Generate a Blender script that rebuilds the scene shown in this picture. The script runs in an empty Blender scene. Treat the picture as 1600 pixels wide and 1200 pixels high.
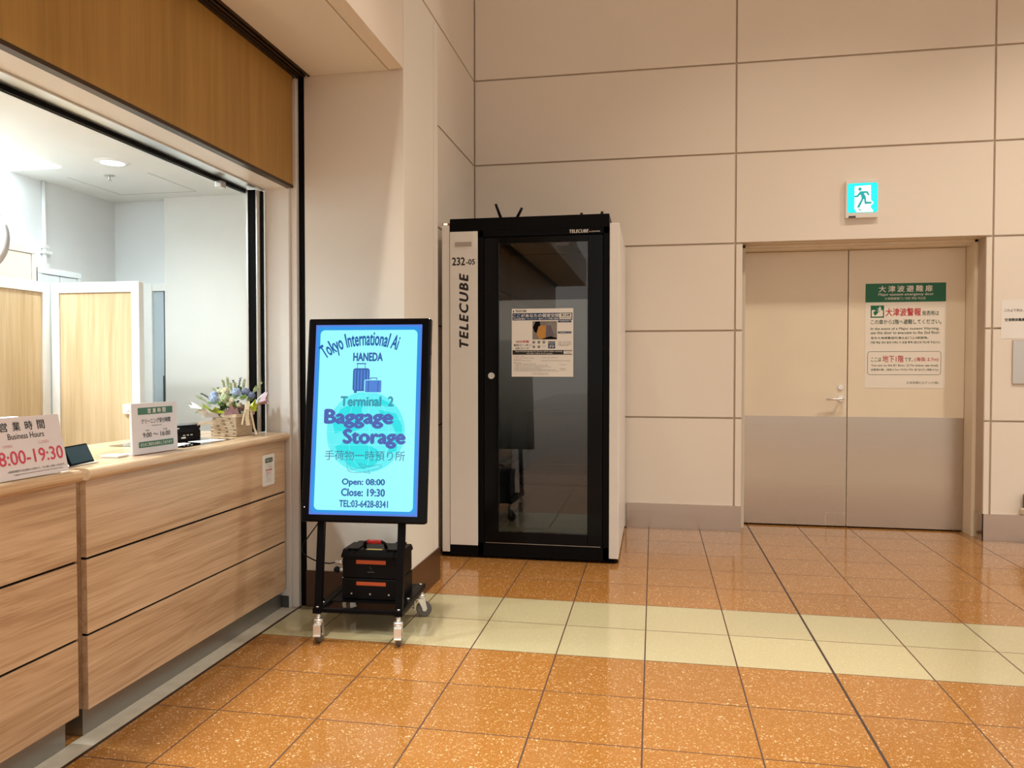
import bpy, bmesh, math, random
from mathutils import Matrix, Vector
random.seed(7)
SC = bpy.context.scene
COL = SC.collection

# ------------------------------------------------------------------ camera, world, exposure
cam_d = bpy.data.cameras.new('camera'); cam = bpy.data.objects.new('camera', cam_d); COL.objects.link(cam)
CAM = Vector((0.0345, -4.2468, 1.3174)); YAW, PITCH = math.radians(10.506), math.radians(-1.33)
cam.location = CAM
cam.rotation_euler = (math.radians(90) + PITCH, 0, YAW)
cam_d.sensor_fit = 'HORIZONTAL'; cam_d.sensor_width = 36.0
cam_d.lens = 1194.9 / 1600 * 36.0
cam_d.clip_start = 0.05; cam_d.clip_end = 100
SC.camera = cam
SC.view_settings.view_transform = 'Standard'; SC.view_settings.look = 'None'
SC.view_settings.gamma = 1.0; SC.view_settings.use_curve_mapping = False
SC.view_settings.exposure = 0.0
w = bpy.data.worlds.new('hall'); SC.world = w; w.use_nodes = True
w.node_tree.nodes['Background'].inputs[0].default_value = (1.0, 0.92, 0.82, 1)
w.node_tree.nodes['Background'].inputs[1].default_value = 1.0
WARM = (1.0, 0.87, 0.70)
COOL = (0.91, 1.0, 0.99)

def spot(name, loc, power, color, size=1.9, blend=0.8, radius=0.09):
    l = bpy.data.lights.new(name, 'SPOT'); l.energy = power; l.color = color
    l.spot_size = size; l.spot_blend = blend; l.shadow_soft_size = radius
    o = bpy.data.objects.new(name, l); o.location = loc; COL.objects.link(o); return o
def area(name, loc, power, color, sx, sy):
    l = bpy.data.lights.new(name, 'AREA'); l.shape = 'RECTANGLE'; l.size = sx; l.size_y = sy
    l.energy = power; l.color = color
    o = bpy.data.objects.new(name, l); o.location = loc; COL.objects.link(o); return o
HALL_Z = 5.6
HALL_LAMPS = [(-0.95, -3.4, 620), (-0.95, -1.9, 640), (-0.95, 0.4, 80), (1.3, -0.1, 240), (1.6, -2.2, 220), (1.6, -4.2, 260), (3.6, 0.1, 420), (3.6, -3.0, 330), (6.2, -1.6, 330)]  # right-hand pair nearest the back wall added to brighten it
for (x, y, p) in HALL_LAMPS:
    spot('hall_lamp', (x, y, HALL_Z - 0.06), p, WARM, 1.05 if x < 0 else 1.9, 0.6 if x < 0 else 0.8)
OFFICE_Z = 2.5
OFFICE_LAMPS = [(-3.05, -0.29, 75), (-3.42, -1.35, 240), (-2.62, -1.85, 170), (-2.9, -3.1, 170)]  # all after the first are added out of view to brighten the office
for (x, y, p) in OFFICE_LAMPS:
    spot('office_lamp', (x, y, OFFICE_Z - 0.02), p, COOL, 2.75, 1.0, 0.07)

# ------------------------------------------------------------------ materials
def lin(v):
    v /= 255.0
    return v / 12.92 if v <= 0.04045 else ((v + 0.055) / 1.055) ** 2.4
def rgb(r, g, b): return (lin(r), lin(g), lin(b), 1.0)
MATS = {}
def nt(name):
    m = bpy.data.materials.new(name); m.use_nodes = True
    t = m.node_tree; b = t.nodes['Principled BSDF']; MATS[name] = m
    return m, t, b
def N(t, kind, **kw):
    n = t.nodes.new(kind)
    for k, v in kw.items(): setattr(n, k, v)
    return n
def ramp(t, fac, stops, interp='LINEAR'):
    r = N(t, 'ShaderNodeValToRGB'); r.color_ramp.interpolation = interp
    e = r.color_ramp.elements
    while len(e) < len(stops): e.new(0.5)
    for el, (p, c) in zip(e, stops): el.position = p; el.color = c
    if fac is not None: t.links.new(fac, r.inputs[0])
    return r.outputs[0]
def mathn(t, op, a, b=None, c=None):
    n = N(t, 'ShaderNodeMath', operation=op)
    for i, v in enumerate((a, b, c)):
        if v is None: continue
        if isinstance(v, (int, float)): n.inputs[i].default_value = v
        else: t.links.new(v, n.inputs[i])
    return n.outputs[0]
def mixc(t, fac, a, b):
    n = N(t, 'ShaderNodeMix', data_type='RGBA')
    for i, v in ((0, fac), (6, a), (7, b)):
        if isinstance(v, (int, float)): n.inputs[i].default_value = v
        elif isinstance(v, tuple): n.inputs[i].default_value = v
        else: t.links.new(v, n.inputs[i])
    return n.outputs[2]
def objco(t, scale=(1, 1, 1), rot=(0, 0, 0)):
    tc = N(t, 'ShaderNodeTexCoord'); mp = N(t, 'ShaderNodeMapping')
    mp.inputs['Scale'].default_value = scale; mp.inputs['Rotation'].default_value = rot
    t.links.new(tc.outputs['Object'], mp.inputs[0]); return mp.outputs[0]
def noise(t, vec, scale, detail=3, rough=0.5):
    n = N(t, 'ShaderNodeTexNoise'); n.inputs['Scale'].default_value = scale
    n.inputs['Detail'].default_value = detail; n.inputs['Roughness'].default_value = rough
    if vec is not None: t.links.new(vec, n.inputs['Vector'])
    return n.outputs[0]
def mat(name, col, rough=0.5, metal=0.0, spec=0.5, var=0.04, nscale=6.0, bump=0.0, stretch=(1, 1, 1), coat=0.0):
    m, t, b = nt(name)
    v = objco(t, stretch)
    f = noise(t, v, nscale)
    lo = tuple(max(0, c * (1 - var)) for c in col[:3]) + (1,); hi = tuple(min(1, c * (1 + var)) for c in col[:3]) + (1,)
    t.links.new(ramp(t, f, [(0.3, lo), (0.7, hi)]), b.inputs['Base Color'])
    b.inputs['Roughness'].default_value = rough; b.inputs['Metallic'].default_value = metal
    b.inputs['Specular IOR Level'].default_value = spec; b.inputs['Coat Weight'].default_value = coat
    if bump:
        bp = N(t, 'ShaderNodeBump'); bp.inputs['Strength'].default_value = bump; bp.inputs['Distance'].default_value = 0.002
        t.links.new(f, bp.inputs['Height']); t.links.new(bp.outputs[0], b.inputs['Normal'])
    return m
def emit(name, col, strength=1.0, base=0.02, rough=0.15):
    m, t, b = nt(name)
    b.inputs['Base Color'].default_value = (base, base, base, 1); b.inputs['Roughness'].default_value = rough
    f = noise(t, objco(t), 3.0)
    c2 = tuple(c * 0.97 for c in col[:3]) + (1,)
    t.links.new(ramp(t, f, [(0.3, c2), (0.7, tuple(col[:3]) + (1,))]), b.inputs['Emission Color'])
    b.inputs['Emission Strength'].default_value = strength
    return m

WALL = mat('cream_wall_panel', (0.80, 0.735, 0.655, 1), 0.42, var=0.015, nscale=1.2)
WALLD = mat('panel_joint', (0.55, 0.45, 0.36, 1), 0.8)
PLASTER = mat('white_plaster', (0.80, 0.77, 0.72, 1), 0.5, var=0.015, nscale=2)
OFFWALL = mat('office_white', (0.83, 0.845, 0.85, 1), 0.6, var=0.01)
OFFWARM = mat('office_warm_white', (0.80, 0.785, 0.75, 1), 0.6, var=0.01)
DOORM = mat('cream_door_paint', (0.79, 0.70, 0.565, 1), 0.4, var=0.02, nscale=3)
BASEB = mat('brown_baseboard', (0.085, 0.042, 0.026, 1), 0.25, var=0.08)
BRONZE = mat('dark_bronze', (0.07, 0.045, 0.03, 1), 0.35, metal=0.6)
BLACK = mat('black_metal', (0.005, 0.005, 0.006, 1), 0.35, spec=0.05)
BLACKG = mat('black_gloss', (0.004, 0.004, 0.005, 1), 0.10, spec=0.12)
BLACKP = mat('black_plastic', (0.007, 0.007, 0.008, 1), 0.45, spec=0.12, bump=0.1, nscale=60)
RUBBER = mat('gray_rubber', (0.13, 0.12, 0.115, 1), 0.6)
CHROME = mat('chrome', (0.86, 0.87, 0.87, 1), 0.32, metal=0.75)
ALU = mat('aluminium', (0.72, 0.72, 0.70, 1), 0.3, metal=1.0, stretch=(40, 1, 40), nscale=4, var=0.06)
WHITEP = mat('white_panel_paint', (0.78, 0.76, 0.74, 1), 0.35, var=0.01)
WHITE = mat('white_plastic', (0.85, 0.85, 0.83, 1), 0.35)
PAPER = mat('white_paper', (0.82, 0.81, 0.79, 1), 0.6, var=0.01)
FILM = mat('sign_film', (0.82, 0.775, 0.70, 1), 0.35, var=0.01)
LILAC = mat('sign_board_white', (0.76, 0.72, 0.76, 1), 0.22, var=0.01)
INK = mat('black_ink', (0.012, 0.011, 0.012, 1), 0.5)
INKG = mat('gray_ink', (0.16, 0.14, 0.13, 1), 0.5)
RED = mat('red_ink', (0.50, 0.02, 0.03, 1), 0.5)
PINK = mat('crimson_ink', (0.62, 0.055, 0.11, 1), 0.4)
PINKL = mat('pale_pink_ink', (0.66, 0.30, 0.36, 1), 0.4)
GREEN = mat('sign_green', (0.0, 0.135, 0.055, 1), 0.4)
GREENM = mat('muted_green_ink', (0.07, 0.175, 0.11, 1), 0.4)
DKGREEN = mat('dark_green_ink', (0.02, 0.07, 0.035, 1), 0.4)
WINK = mat('white_ink', (0.82, 0.80, 0.76, 1), 0.5)
NAVY = mat('navy_ink', (0.012, 0.05, 0.14, 1), 0.4)
ORANGE = mat('orange_strip', (0.55, 0.10, 0.035, 1), 0.4)
REDH = mat('red_grip', (0.55, 0.02, 0.02, 1), 0.3)
YELLOW = mat('yellow_sticker', (0.65, 0.52, 0.12, 1), 0.5)
GRAYD = mat('gray_device', (0.42, 0.38, 0.34, 1), 0.4)
PVCGRAY = mat('pale_gray_cabinet', (0.56, 0.60, 0.62, 1), 0.4)
BEIGECAB = mat('beige_cabinet', (0.62, 0.55, 0.48, 1), 0.5)
BLUEDOOR = mat('blue_gray_door', (0.45, 0.53, 0.58, 1), 0.4)
DGRAY = mat('dark_gray', (0.06, 0.062, 0.064, 1), 0.5)
BOOTHIN = mat('booth_lining', (0.13, 0.13, 0.13, 1), 0.8, nscale=40, bump=0.2)
SEATM = mat('brown_seat_fabric', (0.12, 0.075, 0.06, 1), 0.8, nscale=60, bump=0.3)
TABLETS = mat('tablet_screen', (0.010, 0.055, 0.095, 1), 0.12)
BROWNB = mat('brown_rubber', (0.17, 0.12, 0.09, 1), 0.6)
STRIPF = mat('stone_strip', (0.52, 0.49, 0.42, 1), 0.35, var=0.08, nscale=20)
MARBLE_OUT = mat('pale_filler', (0.7, 0.6, 0.5, 1), 0.5)

def brushed(name, col, rough, stretch, nsc=3.0):
    m, t, b = nt(name)
    f = noise(t, objco(t, stretch), nsc, 5, 0.6)
    t.links.new(ramp(t, f, [(0.25, tuple(c * 0.95 for c in col[:3]) + (1,)), (0.75, col)]), b.inputs['Base Color'])
    b.inputs['Metallic'].default_value = 1.0
    t.links.new(mathn(t, 'MULTIPLY_ADD', f, 0.06, rough), b.inputs['Roughness'])
    b.inputs['Anisotropic'].default_value = 0.6
    return m
STEEL = brushed('brushed_steel', (0.56, 0.475, 0.39, 1), 0.21, (0.6, 0.6, 60))
STEELB = brushed('satin_steel_base', (0.60, 0.53, 0.47, 1), 0.18, (0.6, 0.6, 40))
STEELD = brushed('gray_plinth_steel', (0.42, 0.42, 0.42, 1), 0.33, (0.6, 0.6, 40))

def wood(name, cols, axis, fig=1.0, rough=0.35, scale=1.0):
    """grain runs along axis 0,1 or 2 of the object"""
    m, t, b = nt(name)
    def st(k, along):
        q = [k * scale] * 3; q[axis] = along * scale; return objco(t, tuple(q))
    warp = noise(t, st(2.2, 0.9), 1.0, 2, 0.5)
    big = noise(t, st(7.0, 0.55), 1.0, 2, 0.5)
    mp_ = N(t, 'ShaderNodeVectorMath', operation='ADD'); t.links.new(st(30, 0.9), mp_.inputs[0])
    sc_ = N(t, 'ShaderNodeVectorMath', operation='SCALE'); cb_ = N(t, 'ShaderNodeCombineXYZ')
    for i_ in range(3):
        if i_ != axis: t.links.new(warp, cb_.inputs[i_])
    t.links.new(cb_.outputs[0], sc_.inputs[0]); sc_.inputs['Scale'].default_value = 5.0 * fig; t.links.new(sc_.outputs[0], mp_.inputs[1])
    mid = noise(t, mp_.outputs[0], 1.0, 3, 0.6)
    fin = noise(t, st(170, 3.0), 1.0, 2, 0.6)
    f = mathn(t, 'ADD', mathn(t, 'MULTIPLY', big, 0.36), mathn(t, 'MULTIPLY', mid, 0.38))
    f = mathn(t, 'ADD', f, mathn(t, 'MULTIPLY', fin, 0.26))
    t.links.new(ramp(t, f, [(0.40, cols[0]), (0.50, cols[1]), (0.60, cols[2])]), b.inputs['Base Color'])
    b.inputs['Roughness'].default_value = rough
    return m
OAKH = wood('light_oak_horizontal', [(0.43, 0.27, 0.155, 1), (0.58, 0.395, 0.245, 1), (0.68, 0.49, 0.325, 1)], 1)
OAKT = wood('light_oak_top', [(0.48, 0.31, 0.18, 1), (0.62, 0.43, 0.265, 1), (0.72, 0.54, 0.36, 1)], 1, rough=0.16)
OAKV = wood('pale_oak_vertical', [(0.50, 0.36, 0.20, 1), (0.60, 0.45, 0.27, 1), (0.68, 0.53, 0.34, 1)], 2, 0.5)
HEADW = wood('honey_veneer', [(0.35, 0.190, 0.040, 1), (0.40, 0.222, 0.050, 1), (0.45, 0.255, 0.062, 1)], 2, 0.4, 0.4)

# floor: terrazzo-like tiles, 400 mm grid
def floor_mat():
    m, t, b = nt('terrazzo_tile_floor')
    g = N(t, 'ShaderNodeNewGeometry'); sp = N(t, 'ShaderNodeSeparateXYZ'); t.links.new(g.outputs['Position'], sp.inputs[0])
    X, Y = sp.outputs[0], sp.outputs[1]
    def joint(v, half):       # 1 on the joint
        fr = mathn(t, 'FRACT', mathn(t, 'ADD', mathn(t, 'DIVIDE', v, 0.4), 100.5))
        d = mathn(t, 'ABSOLUTE', mathn(t, 'SUBTRACT', fr, 0.5))
        return mathn(t, 'LESS_THAN', d, half / 0.4)
    jx = joint(X, 0.0032); jy = joint(Y, 0.0027)
    wide = mathn(t, 'LESS_THAN', mathn(t, 'ABSOLUTE', mathn(t, 'SUBTRACT', X, 0.8)), 0.0055)
    stripe = mathn(t, 'MULTIPLY', mathn(t, 'LESS_THAN', Y, 0.0), mathn(t, 'GREATER_THAN', Y, -0.8))
    # tile tint
    cx = N(t, 'ShaderNodeCombineXYZ')
    t.links.new(mathn(t, 'FLOOR', mathn(t, 'DIVIDE', X, 0.4)), cx.inputs[0]); t.links.new(mathn(t, 'FLOOR', mathn(t, 'DIVIDE', Y, 0.4)), cx.inputs[1])
    wn = N(t, 'ShaderNodeTexWhiteNoise', noise_dimensions='3D'); t.links.new(cx.outputs[0], wn.inputs[0])
    # chips
    mp = N(t, 'ShaderNodeMapping'); t.links.new(g.outputs['Position'], mp.inputs[0])
    dn = N(t, 'ShaderNodeTexNoise'); dn.inputs['Scale'].default_value = 45; t.links.new(mp.outputs[0], dn.inputs['Vector'])
    vm = N(t, 'ShaderNodeVectorMath', operation='MULTIPLY_ADD'); vm.inputs[1].default_value = (0.03, 0.03, 0.03)
    t.links.new(dn.outputs[1], vm.inputs[0]); t.links.new(mp.outputs[0], vm.inputs[2])
    def chips(scale, lo, hi):
        vo = N(t, 'ShaderNodeTexVoronoi', feature='F1'); vo.inputs['Scale'].default_value = scale; t.links.new(vm.outputs[0], vo.inputs['Vector'])
        sz = N(t, 'ShaderNodeSeparateColor'); t.links.new(vo.outputs['Color'], sz.inputs[0])
        th = mathn(t, 'MULTIPLY_ADD', mathn(t, 'POWER', sz.outputs[0], 2.0), hi, lo)
        return mathn(t, 'LESS_THAN', vo.outputs['Distance'], th), sz.outputs[1]
    c1, r1 = chips(112, 0.08, 0.40)
    c2, r2 = chips(210, 0.10, 0.30)
    n = noise(t, mp.outputs[0], 130, 2)
    base = ramp(t, n, [(0.3, (0.275, 0.118, 0.026, 1)), (0.7, (0.35, 0.160, 0.040, 1))])
    chipc = ramp(t, r1, [(0.0, (0.48, 0.25, 0.09, 1)), (0.5, (0.56, 0.36, 0.17, 1)), (1.0, (0.74, 0.60, 0.42, 1))])
    chipc2 = ramp(t, r2, [(0.0, (0.30, 0.10, 0.02, 1)), (0.5, (0.55, 0.29, 0.11, 1)), (1.0, (0.66, 0.42, 0.2, 1))])
    org = mixc(t, mathn(t, 'MULTIPLY', c2, 0.8), base, chipc2)
    org = mixc(t, mathn(t, 'MULTIPLY', c1, 0.9), org, chipc)
    ybase = ramp(t, n, [(0.3, (0.42, 0.385, 0.24, 1)), (0.7, (0.485, 0.445, 0.285, 1))])
    yel = mixc(t, mathn(t, 'MULTIPLY', c1, 0.25), ybase, (0.68, 0.64, 0.38, 1))
    yel = mixc(t, mathn(t, 'MULTIPLY', c2, 0.15), yel, (0.42, 0.36, 0.16, 1))
    col = mixc(t, stripe, org, yel)
    tint = mathn(t, 'MULTIPLY_ADD', wn.outputs[0], 0.10, 0.95)
    vs = N(t, 'ShaderNodeVectorMath', operation='SCALE'); t.links.new(col, vs.inputs[0]); t.links.new(tint, vs.inputs['Scale'])
    col = mixc(t, mathn(t, 'MAXIMUM', jx, jy), vs.outputs[0], (0.07, 0.032, 0.02, 1))
    col = mixc(t, wide, col, (0.035, 0.018, 0.016, 1))
    t.links.new(col, b.inputs['Base Color'])
    jj = mathn(t, 'MAXIMUM', mathn(t, 'MAXIMUM', jx, jy), wide)
    t.links.new(mathn(t, 'MULTIPLY_ADD', jj, 0.5, 0.11), b.inputs['Roughness'])
    b.inputs['Specular IOR Level'].default_value = 0.62
    bp = N(t, 'ShaderNodeBump'); bp.inputs['Strength'].default_value = 0.02; bp.inputs['Distance'].default_value = 0.01
    t.links.new(noise(t, mp.outputs[0], 4.5, 2), bp.inputs['Height']); t.links.new(bp.outputs[0], b.inputs['Normal'])
    return m
FLOOR = floor_mat()

def glass_mat(name, tint, refl=1.0, rough=0.0):
    m = bpy.data.materials.new(name); m.use_nodes = True; t = m.node_tree; t.nodes.clear()
    out = N(t, 'ShaderNodeOutputMaterial'); mx = N(t, 'ShaderNodeMixShader')
    tr = N(t, 'ShaderNodeBsdfTransparent'); tr.inputs[0].default_value = tint
    gl = N(t, 'ShaderNodeBsdfGlossy'); gl.inputs['Roughness'].default_value = rough
    fr = N(t, 'ShaderNodeFresnel'); fr.inputs[0].default_value = 1.5
    fac = mathn(t, 'MULTIPLY', fr.outputs[0], refl)
    t.links.new(fac, mx.inputs[0]); t.links.new(tr.outputs[0], mx.inputs[1]); t.links.new(gl.outputs[0], mx.inputs[2])
    t.links.new(mx.outputs[0], out.inputs[0]); return m
GLASS = glass_mat('door_glass', (0.88, 0.90, 0.91, 1), 1.3)
CLEAR = glass_mat('clear_sheet', (0.95, 0.96, 0.96, 1), 1.3, 0.03)

def film_mat():
    m = bpy.data.materials.new('graded_privacy_film'); m.use_nodes = True; t = m.node_tree; t.nodes.clear()
    out = N(t, 'ShaderNodeOutputMaterial'); mx = N(t, 'ShaderNodeMixShader')
    tr = N(t, 'ShaderNodeBsdfTransparent'); df = N(t, 'ShaderNodeBsdfDiffuse'); df.inputs[0].default_value = (0.70, 0.77, 0.80, 1)
    g = N(t, 'ShaderNodeNewGeometry'); sp = N(t, 'ShaderNodeSeparateXYZ'); t.links.new(g.outputs['Position'], sp.inputs[0])
    mr = N(t, 'ShaderNodeMapRange', interpolation_type='SMOOTHSTEP'); t.links.new(sp.outputs[2], mr.inputs[0])
    mr.inputs[1].default_value = 0.55; mr.inputs[2].default_value = 1.75; mr.inputs[3].default_value = 0.0; mr.inputs[4].default_value = 0.88
    t.links.new(mr.outputs[0], mx.inputs[0]); t.links.new(tr.outputs[0], mx.inputs[1]); t.links.new(df.outputs[0], mx.inputs[2])
    t.links.new(mx.outputs[0], out.inputs[0]); return m
PFILM = film_mat()

# ------------------------------------------------------------------ mesh helpers
class MB:
    def __init__(s): s.bm = bmesh.new()
    def _merge(s, b, M=None, mi=0):
        if M is not None: bmesh.ops.transform(b, matrix=M, verts=b.verts)
        vm = {}
        for v in b.verts: vm[v] = s.bm.verts.new(v.co)
        for f in b.faces:
            try: nf = s.bm.faces.new([vm[v] for v in f.verts])
            except ValueError: continue
            nf.material_index = mi; nf.smooth = f.smooth
        b.free(); return s
    def box(s, x0, x1, y0, y1, z0, z1, bev=0.0, mi=0, seg=2, M=None):
        b = bmesh.new(); bmesh.ops.create_cube(b, size=1)
        bmesh.ops.transform(b, matrix=Matrix.Translation(((x0 + x1) / 2, (y0 + y1) / 2, (z0 + z1) / 2)) @ Matrix.Diagonal((abs(x1 - x0), abs(y1 - y0), abs(z1 - z0), 1)), verts=b.verts)
        if bev > 0:
            bmesh.ops.bevel(b, geom=list(b.edges), offset=bev, segments=seg, affect='EDGES', profile=0.5)
        return s._merge(b, M, mi)
    def cyl(s, p0, p1, r0, r1=None, n=20, mi=0, smooth=True, M=None):
        p0, p1 = Vector(p0), Vector(p1); r1 = r0 if r1 is None else r1
        b = bmesh.new(); d = p1 - p0
        bmesh.ops.create_cone(b, cap_ends=True, segments=n, radius1=r0, radius2=r1, depth=d.length)
        for f in b.faces: f.smooth = smooth and len(f.verts) == 4
        R = Vector((0, 0, 1)).rotation_difference(d.normalized()).to_matrix().to_4x4()
        bmesh.ops.transform(b, matrix=Matrix.Translation((p0 + p1) / 2) @ R, verts=b.verts)
        return s._merge(b, M, mi)
    def ball(s, c, r, sub=2, scale=(1, 1, 1), jit=0.0, mi=0):
        b = bmesh.new(); bmesh.ops.create_icosphere(b, subdivisions=sub, radius=1)
        for v in b.verts:
            k = 1 + random.uniform(-jit, jit); v.co = Vector((v.co.x * r * scale[0] * k, v.co.y * r * scale[1] * k, v.co.z * r * scale[2] * k)) + Vector(c)
        for f in b.faces: f.smooth = True
        return s._merge(b, None, mi)
    def prism(s, pts, d0, d1, axis='y', mi=0, M=None):
        """pts 2D polygon; axis y: (x,z); axis x: (y,z); axis z: (x,y); extruded d0..d1"""
        b = bmesh.new()
        def P(p, d): return {'y': (p[0], d, p[1]), 'x': (d, p[0], p[1]), 'z': (p[0], p[1], d)}[axis]
        a = [b.verts.new(P(p, d0)) for p in pts]; c = [b.verts.new(P(p, d1)) for p in pts]
        b.faces.new(a); b.faces.new(c)
        for i in range(len(pts)):
            j = (i + 1) % len(pts); b.faces.new((a[i], a[j], c[j], c[i]))
        bmesh.ops.recalc_face_normals(b, faces=b.faces)
        return s._merge(b, M, mi)
    def tube(s, pts, r, n=8, mi=0):
        pts = [Vector(p) for p in pts]; rings = []
        for i, p in enumerate(pts):
            d = (pts[min(i + 1, len(pts) - 1)] - pts[max(i - 1, 0)]).normalized()
            a = d.cross(Vector((0, 0, 1)));  a = a if a.length > 1e-3 else d.cross(Vector((0, 1, 0))); a.normalize(); c = d.cross(a)
            rings.append([s.bm.verts.new(p + (a * math.cos(k * 2 * math.pi / n) + c * math.sin(k * 2 * math.pi / n)) * (r(i / (len(pts) - 1)) if callable(r) else r)) for k in range(n)])
        for A, B in zip(rings, rings[1:]):
            for k in range(n):
                f = s.bm.faces.new((A[k], A[(k + 1) % n], B[(k + 1) % n], B[k])); f.smooth = True; f.material_index = mi
        for R in (rings[0], rings[-1]):
            f = s.bm.faces.new(R); f.material_index = mi
        return s
    def poly(s, pts3, mi=0):
        f = s.bm.faces.new([s.bm.verts.new(p) for p in pts3]); f.material_index = mi; return s
    def grid(s, fn, nu, nv, mi=0):
        V = [[s.bm.verts.new(fn(i / nu, j / nv)) for j in range(nv + 1)] for i in range(nu + 1)]
        for i in range(nu):
            for j in range(nv):
                f = s.bm.faces.new((V[i][j], V[i + 1][j], V[i + 1][j + 1], V[i][j + 1])); f.smooth = True; f.material_index = mi
        return s
    def xf(s, M): bmesh.ops.transform(s.bm, matrix=M, verts=s.bm.verts); return s
    def pieces(s):
        import numpy as np
        bm = s.bm; bm.verts.index_update(); seen = {}; isl = []
        for v in bm.verts:
            if v in seen: continue
            k = len(isl); st = [v]; seen[v] = k; grp = []
            while st:
                p = st.pop(); grp.append(p.co[:])
                for e in p.link_edges:
                    o = e.other_vert(p)
                    if o not in seen: seen[o] = k; st.append(o)
            isl.append((np.min(grp, 0), np.max(grp, 0)))
        if len(isl) > 2400: return [set(bm.verts)]
        lo = np.array([i[0] for i in isl]); hi = np.array([i[1] for i in isl]); sz = (hi - lo).max(1)
        gap = np.maximum(0, np.maximum(lo[:, None] - hi[None], lo[None] - hi[:, None]))
        near = np.sqrt((gap ** 2).sum(2)) <= np.maximum(0.02, 0.5 * np.maximum(sz[:, None], sz[None])) * 0.95
        lab = -np.ones(len(isl), int); n = 0
        for i in range(len(isl)):
            if lab[i] >= 0: continue
            st = [i]; lab[i] = n
            while st:
                j = st.pop()
                for k in np.nonzero(near[j] & (lab < 0))[0]: lab[k] = n; st.append(k)
            n += 1
        out = [set() for _ in range(n)]
        for v, k in seen.items(): out[lab[k]].add(v)
        return out
    def build(s, name, mats, parent=None, world=False, origin=None):
        if parent is not None and name.split('_')[-1] in ('lettering', 'marks', 'mark', 'bow', 'printing'):
            ps = s.pieces()
            if 1 < len(ps) <= 12:
                first = None
                for q in ps:
                    c = MB(); c.bm.free(); c.bm = s.bm.copy(); c.bm.verts.ensure_lookup_table(); keep = {v.index for v in q}
                    bmesh.ops.delete(c.bm, geom=[v for v in c.bm.verts if v.index not in keep], context='VERTS')
                    o = c._build(name, mats, parent, world, origin); SPLIT.setdefault(first, []).append(o) if first else None
                    first = first or o
                s.bm.free(); return first
        return s._build(name, mats, parent, world, origin)
    def _build(s, name, mats, parent=None, world=False, origin=None):
        bmesh.ops.recalc_face_normals(s.bm, faces=[f for f in s.bm.faces])
        if world and parent is not None: s.xf(WM[parent].inverted())
        if parent is None and origin is not None: s.xf(Matrix.Translation(-Vector(origin)))
        me = bpy.data.meshes.new(name); s.bm.to_mesh(me); s.bm.free()
        for m in (mats if isinstance(mats, (list, tuple)) else [mats]): me.materials.append(m)
        o = bpy.data.objects.new(name, me); COL.objects.link(o)
        if parent is not None: o.parent = parent; WM[o] = WM[parent]
        else:
            WM[o] = Matrix.Identity(4)
            if origin is not None: o.location = origin; WM[o] = Matrix.Translation(origin)
        return o
WM = {}; SPLIT = {}
def thing(name, label, cat, loc=(0, 0, 0), rz=0.0, group=None, rx=0.0):
    o = bpy.data.objects.new(name, None); COL.objects.link(o); o.empty_display_size = 0.1
    o.location = loc; o.rotation_euler = (rx, 0, rz)
    o['label'] = label; o['category'] = cat
    if group: o['group'] = group
    WM[o] = Matrix.Translation(loc) @ Matrix.Rotation(rz, 4, 'Z') @ Matrix.Rotation(rx, 4, 'X')
    return o
def tag(o, label, cat, group=None):
    o['label'] = label; o['category'] = cat
    if group: o['group'] = group
    return o
def struct(o): o['kind'] = 'structure'; return o
def plabel(o, l):
    for x in [o] + SPLIT.get(o, []): x['label'] = l
    return o
def dup(root, loc=None, rz=None):
    c = root.copy(); COL.objects.link(c)
    if loc is not None: c.location = loc
    if rz is not None: c.rotation_euler[2] = rz
    for ch in list(root.children):
        d = ch.copy(); COL.objects.link(d); d.parent = c
        for g in list(ch.children):
            e = g.copy(); COL.objects.link(e); e.parent = d
    return c

# --- text: flat outlines as meshes, in the x-z plane facing -y
def glyphs(s, bold=0.0, spacing=1.0, shear=0.0):
    c = bpy.data.curves.new('txt', 'FONT'); c.body = s; c.size = 1.0; c.space_character = spacing; c.shear = shear
    c.resolution_u = 3
    o = bpy.data.objects.new('txt', c); COL.objects.link(o)
    dg = bpy.context.evaluated_depsgraph_get()
    me = bpy.data.meshes.new_from_object(o.evaluated_get(dg))
    bpy.data.objects.remove(o); bpy.data.curves.remove(c)
    if bold > 0:                      # heavier strokes: the same outline a little beside itself
        b = bmesh.new(); b.from_mesh(me); src = [v.co.copy() for v in b.verts]; vs = list(b.verts); fs = [[v.index for v in f.verts] for f in b.faces]
        for q, (dx, dy) in enumerate(((1, 0), (0.5, 0.4), (0.5, -0.4))):
            nv = [b.verts.new((p.x + dx * bold * 2, p.y + dy * bold * 2, 4e-5 * (q + 1))) for p in src]
            for f in fs: b.faces.new([nv[i] for i in f])
        b.to_mesh(me); b.free()
    return me
def put_text(mb, s, x0, x1, z0, z1, y=0.0, bold=0.0, spacing=1.0, shear=0.0, M=None, mi=0, keep=False):
    """fit the ink of s into the rectangle"""
    me = glyphs(s, bold, spacing, shear)
    b = bmesh.new(); b.from_mesh(me); bpy.data.meshes.remove(me)
    if not b.verts: b.free(); return
    xs = [v.co.x for v in b.verts]; zs = [v.co.y for v in b.verts]
    ax, bx, az, bz = min(xs), max(xs), min(zs), max(zs)
    sx = (x1 - x0) / (bx - ax); sz = (z1 - z0) / max(1e-6, bz - az)
    if keep: sx = min(sx, sz)
    for v in b.verts: v.co = Vector((x0 + (v.co.x - ax) * sx, y - v.co.z, z0 + (v.co.y - az) * sz))
    mb._merge(b, M, mi)

# ------------------------------------------------------------------ the setting
GAP = 0.007
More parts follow.
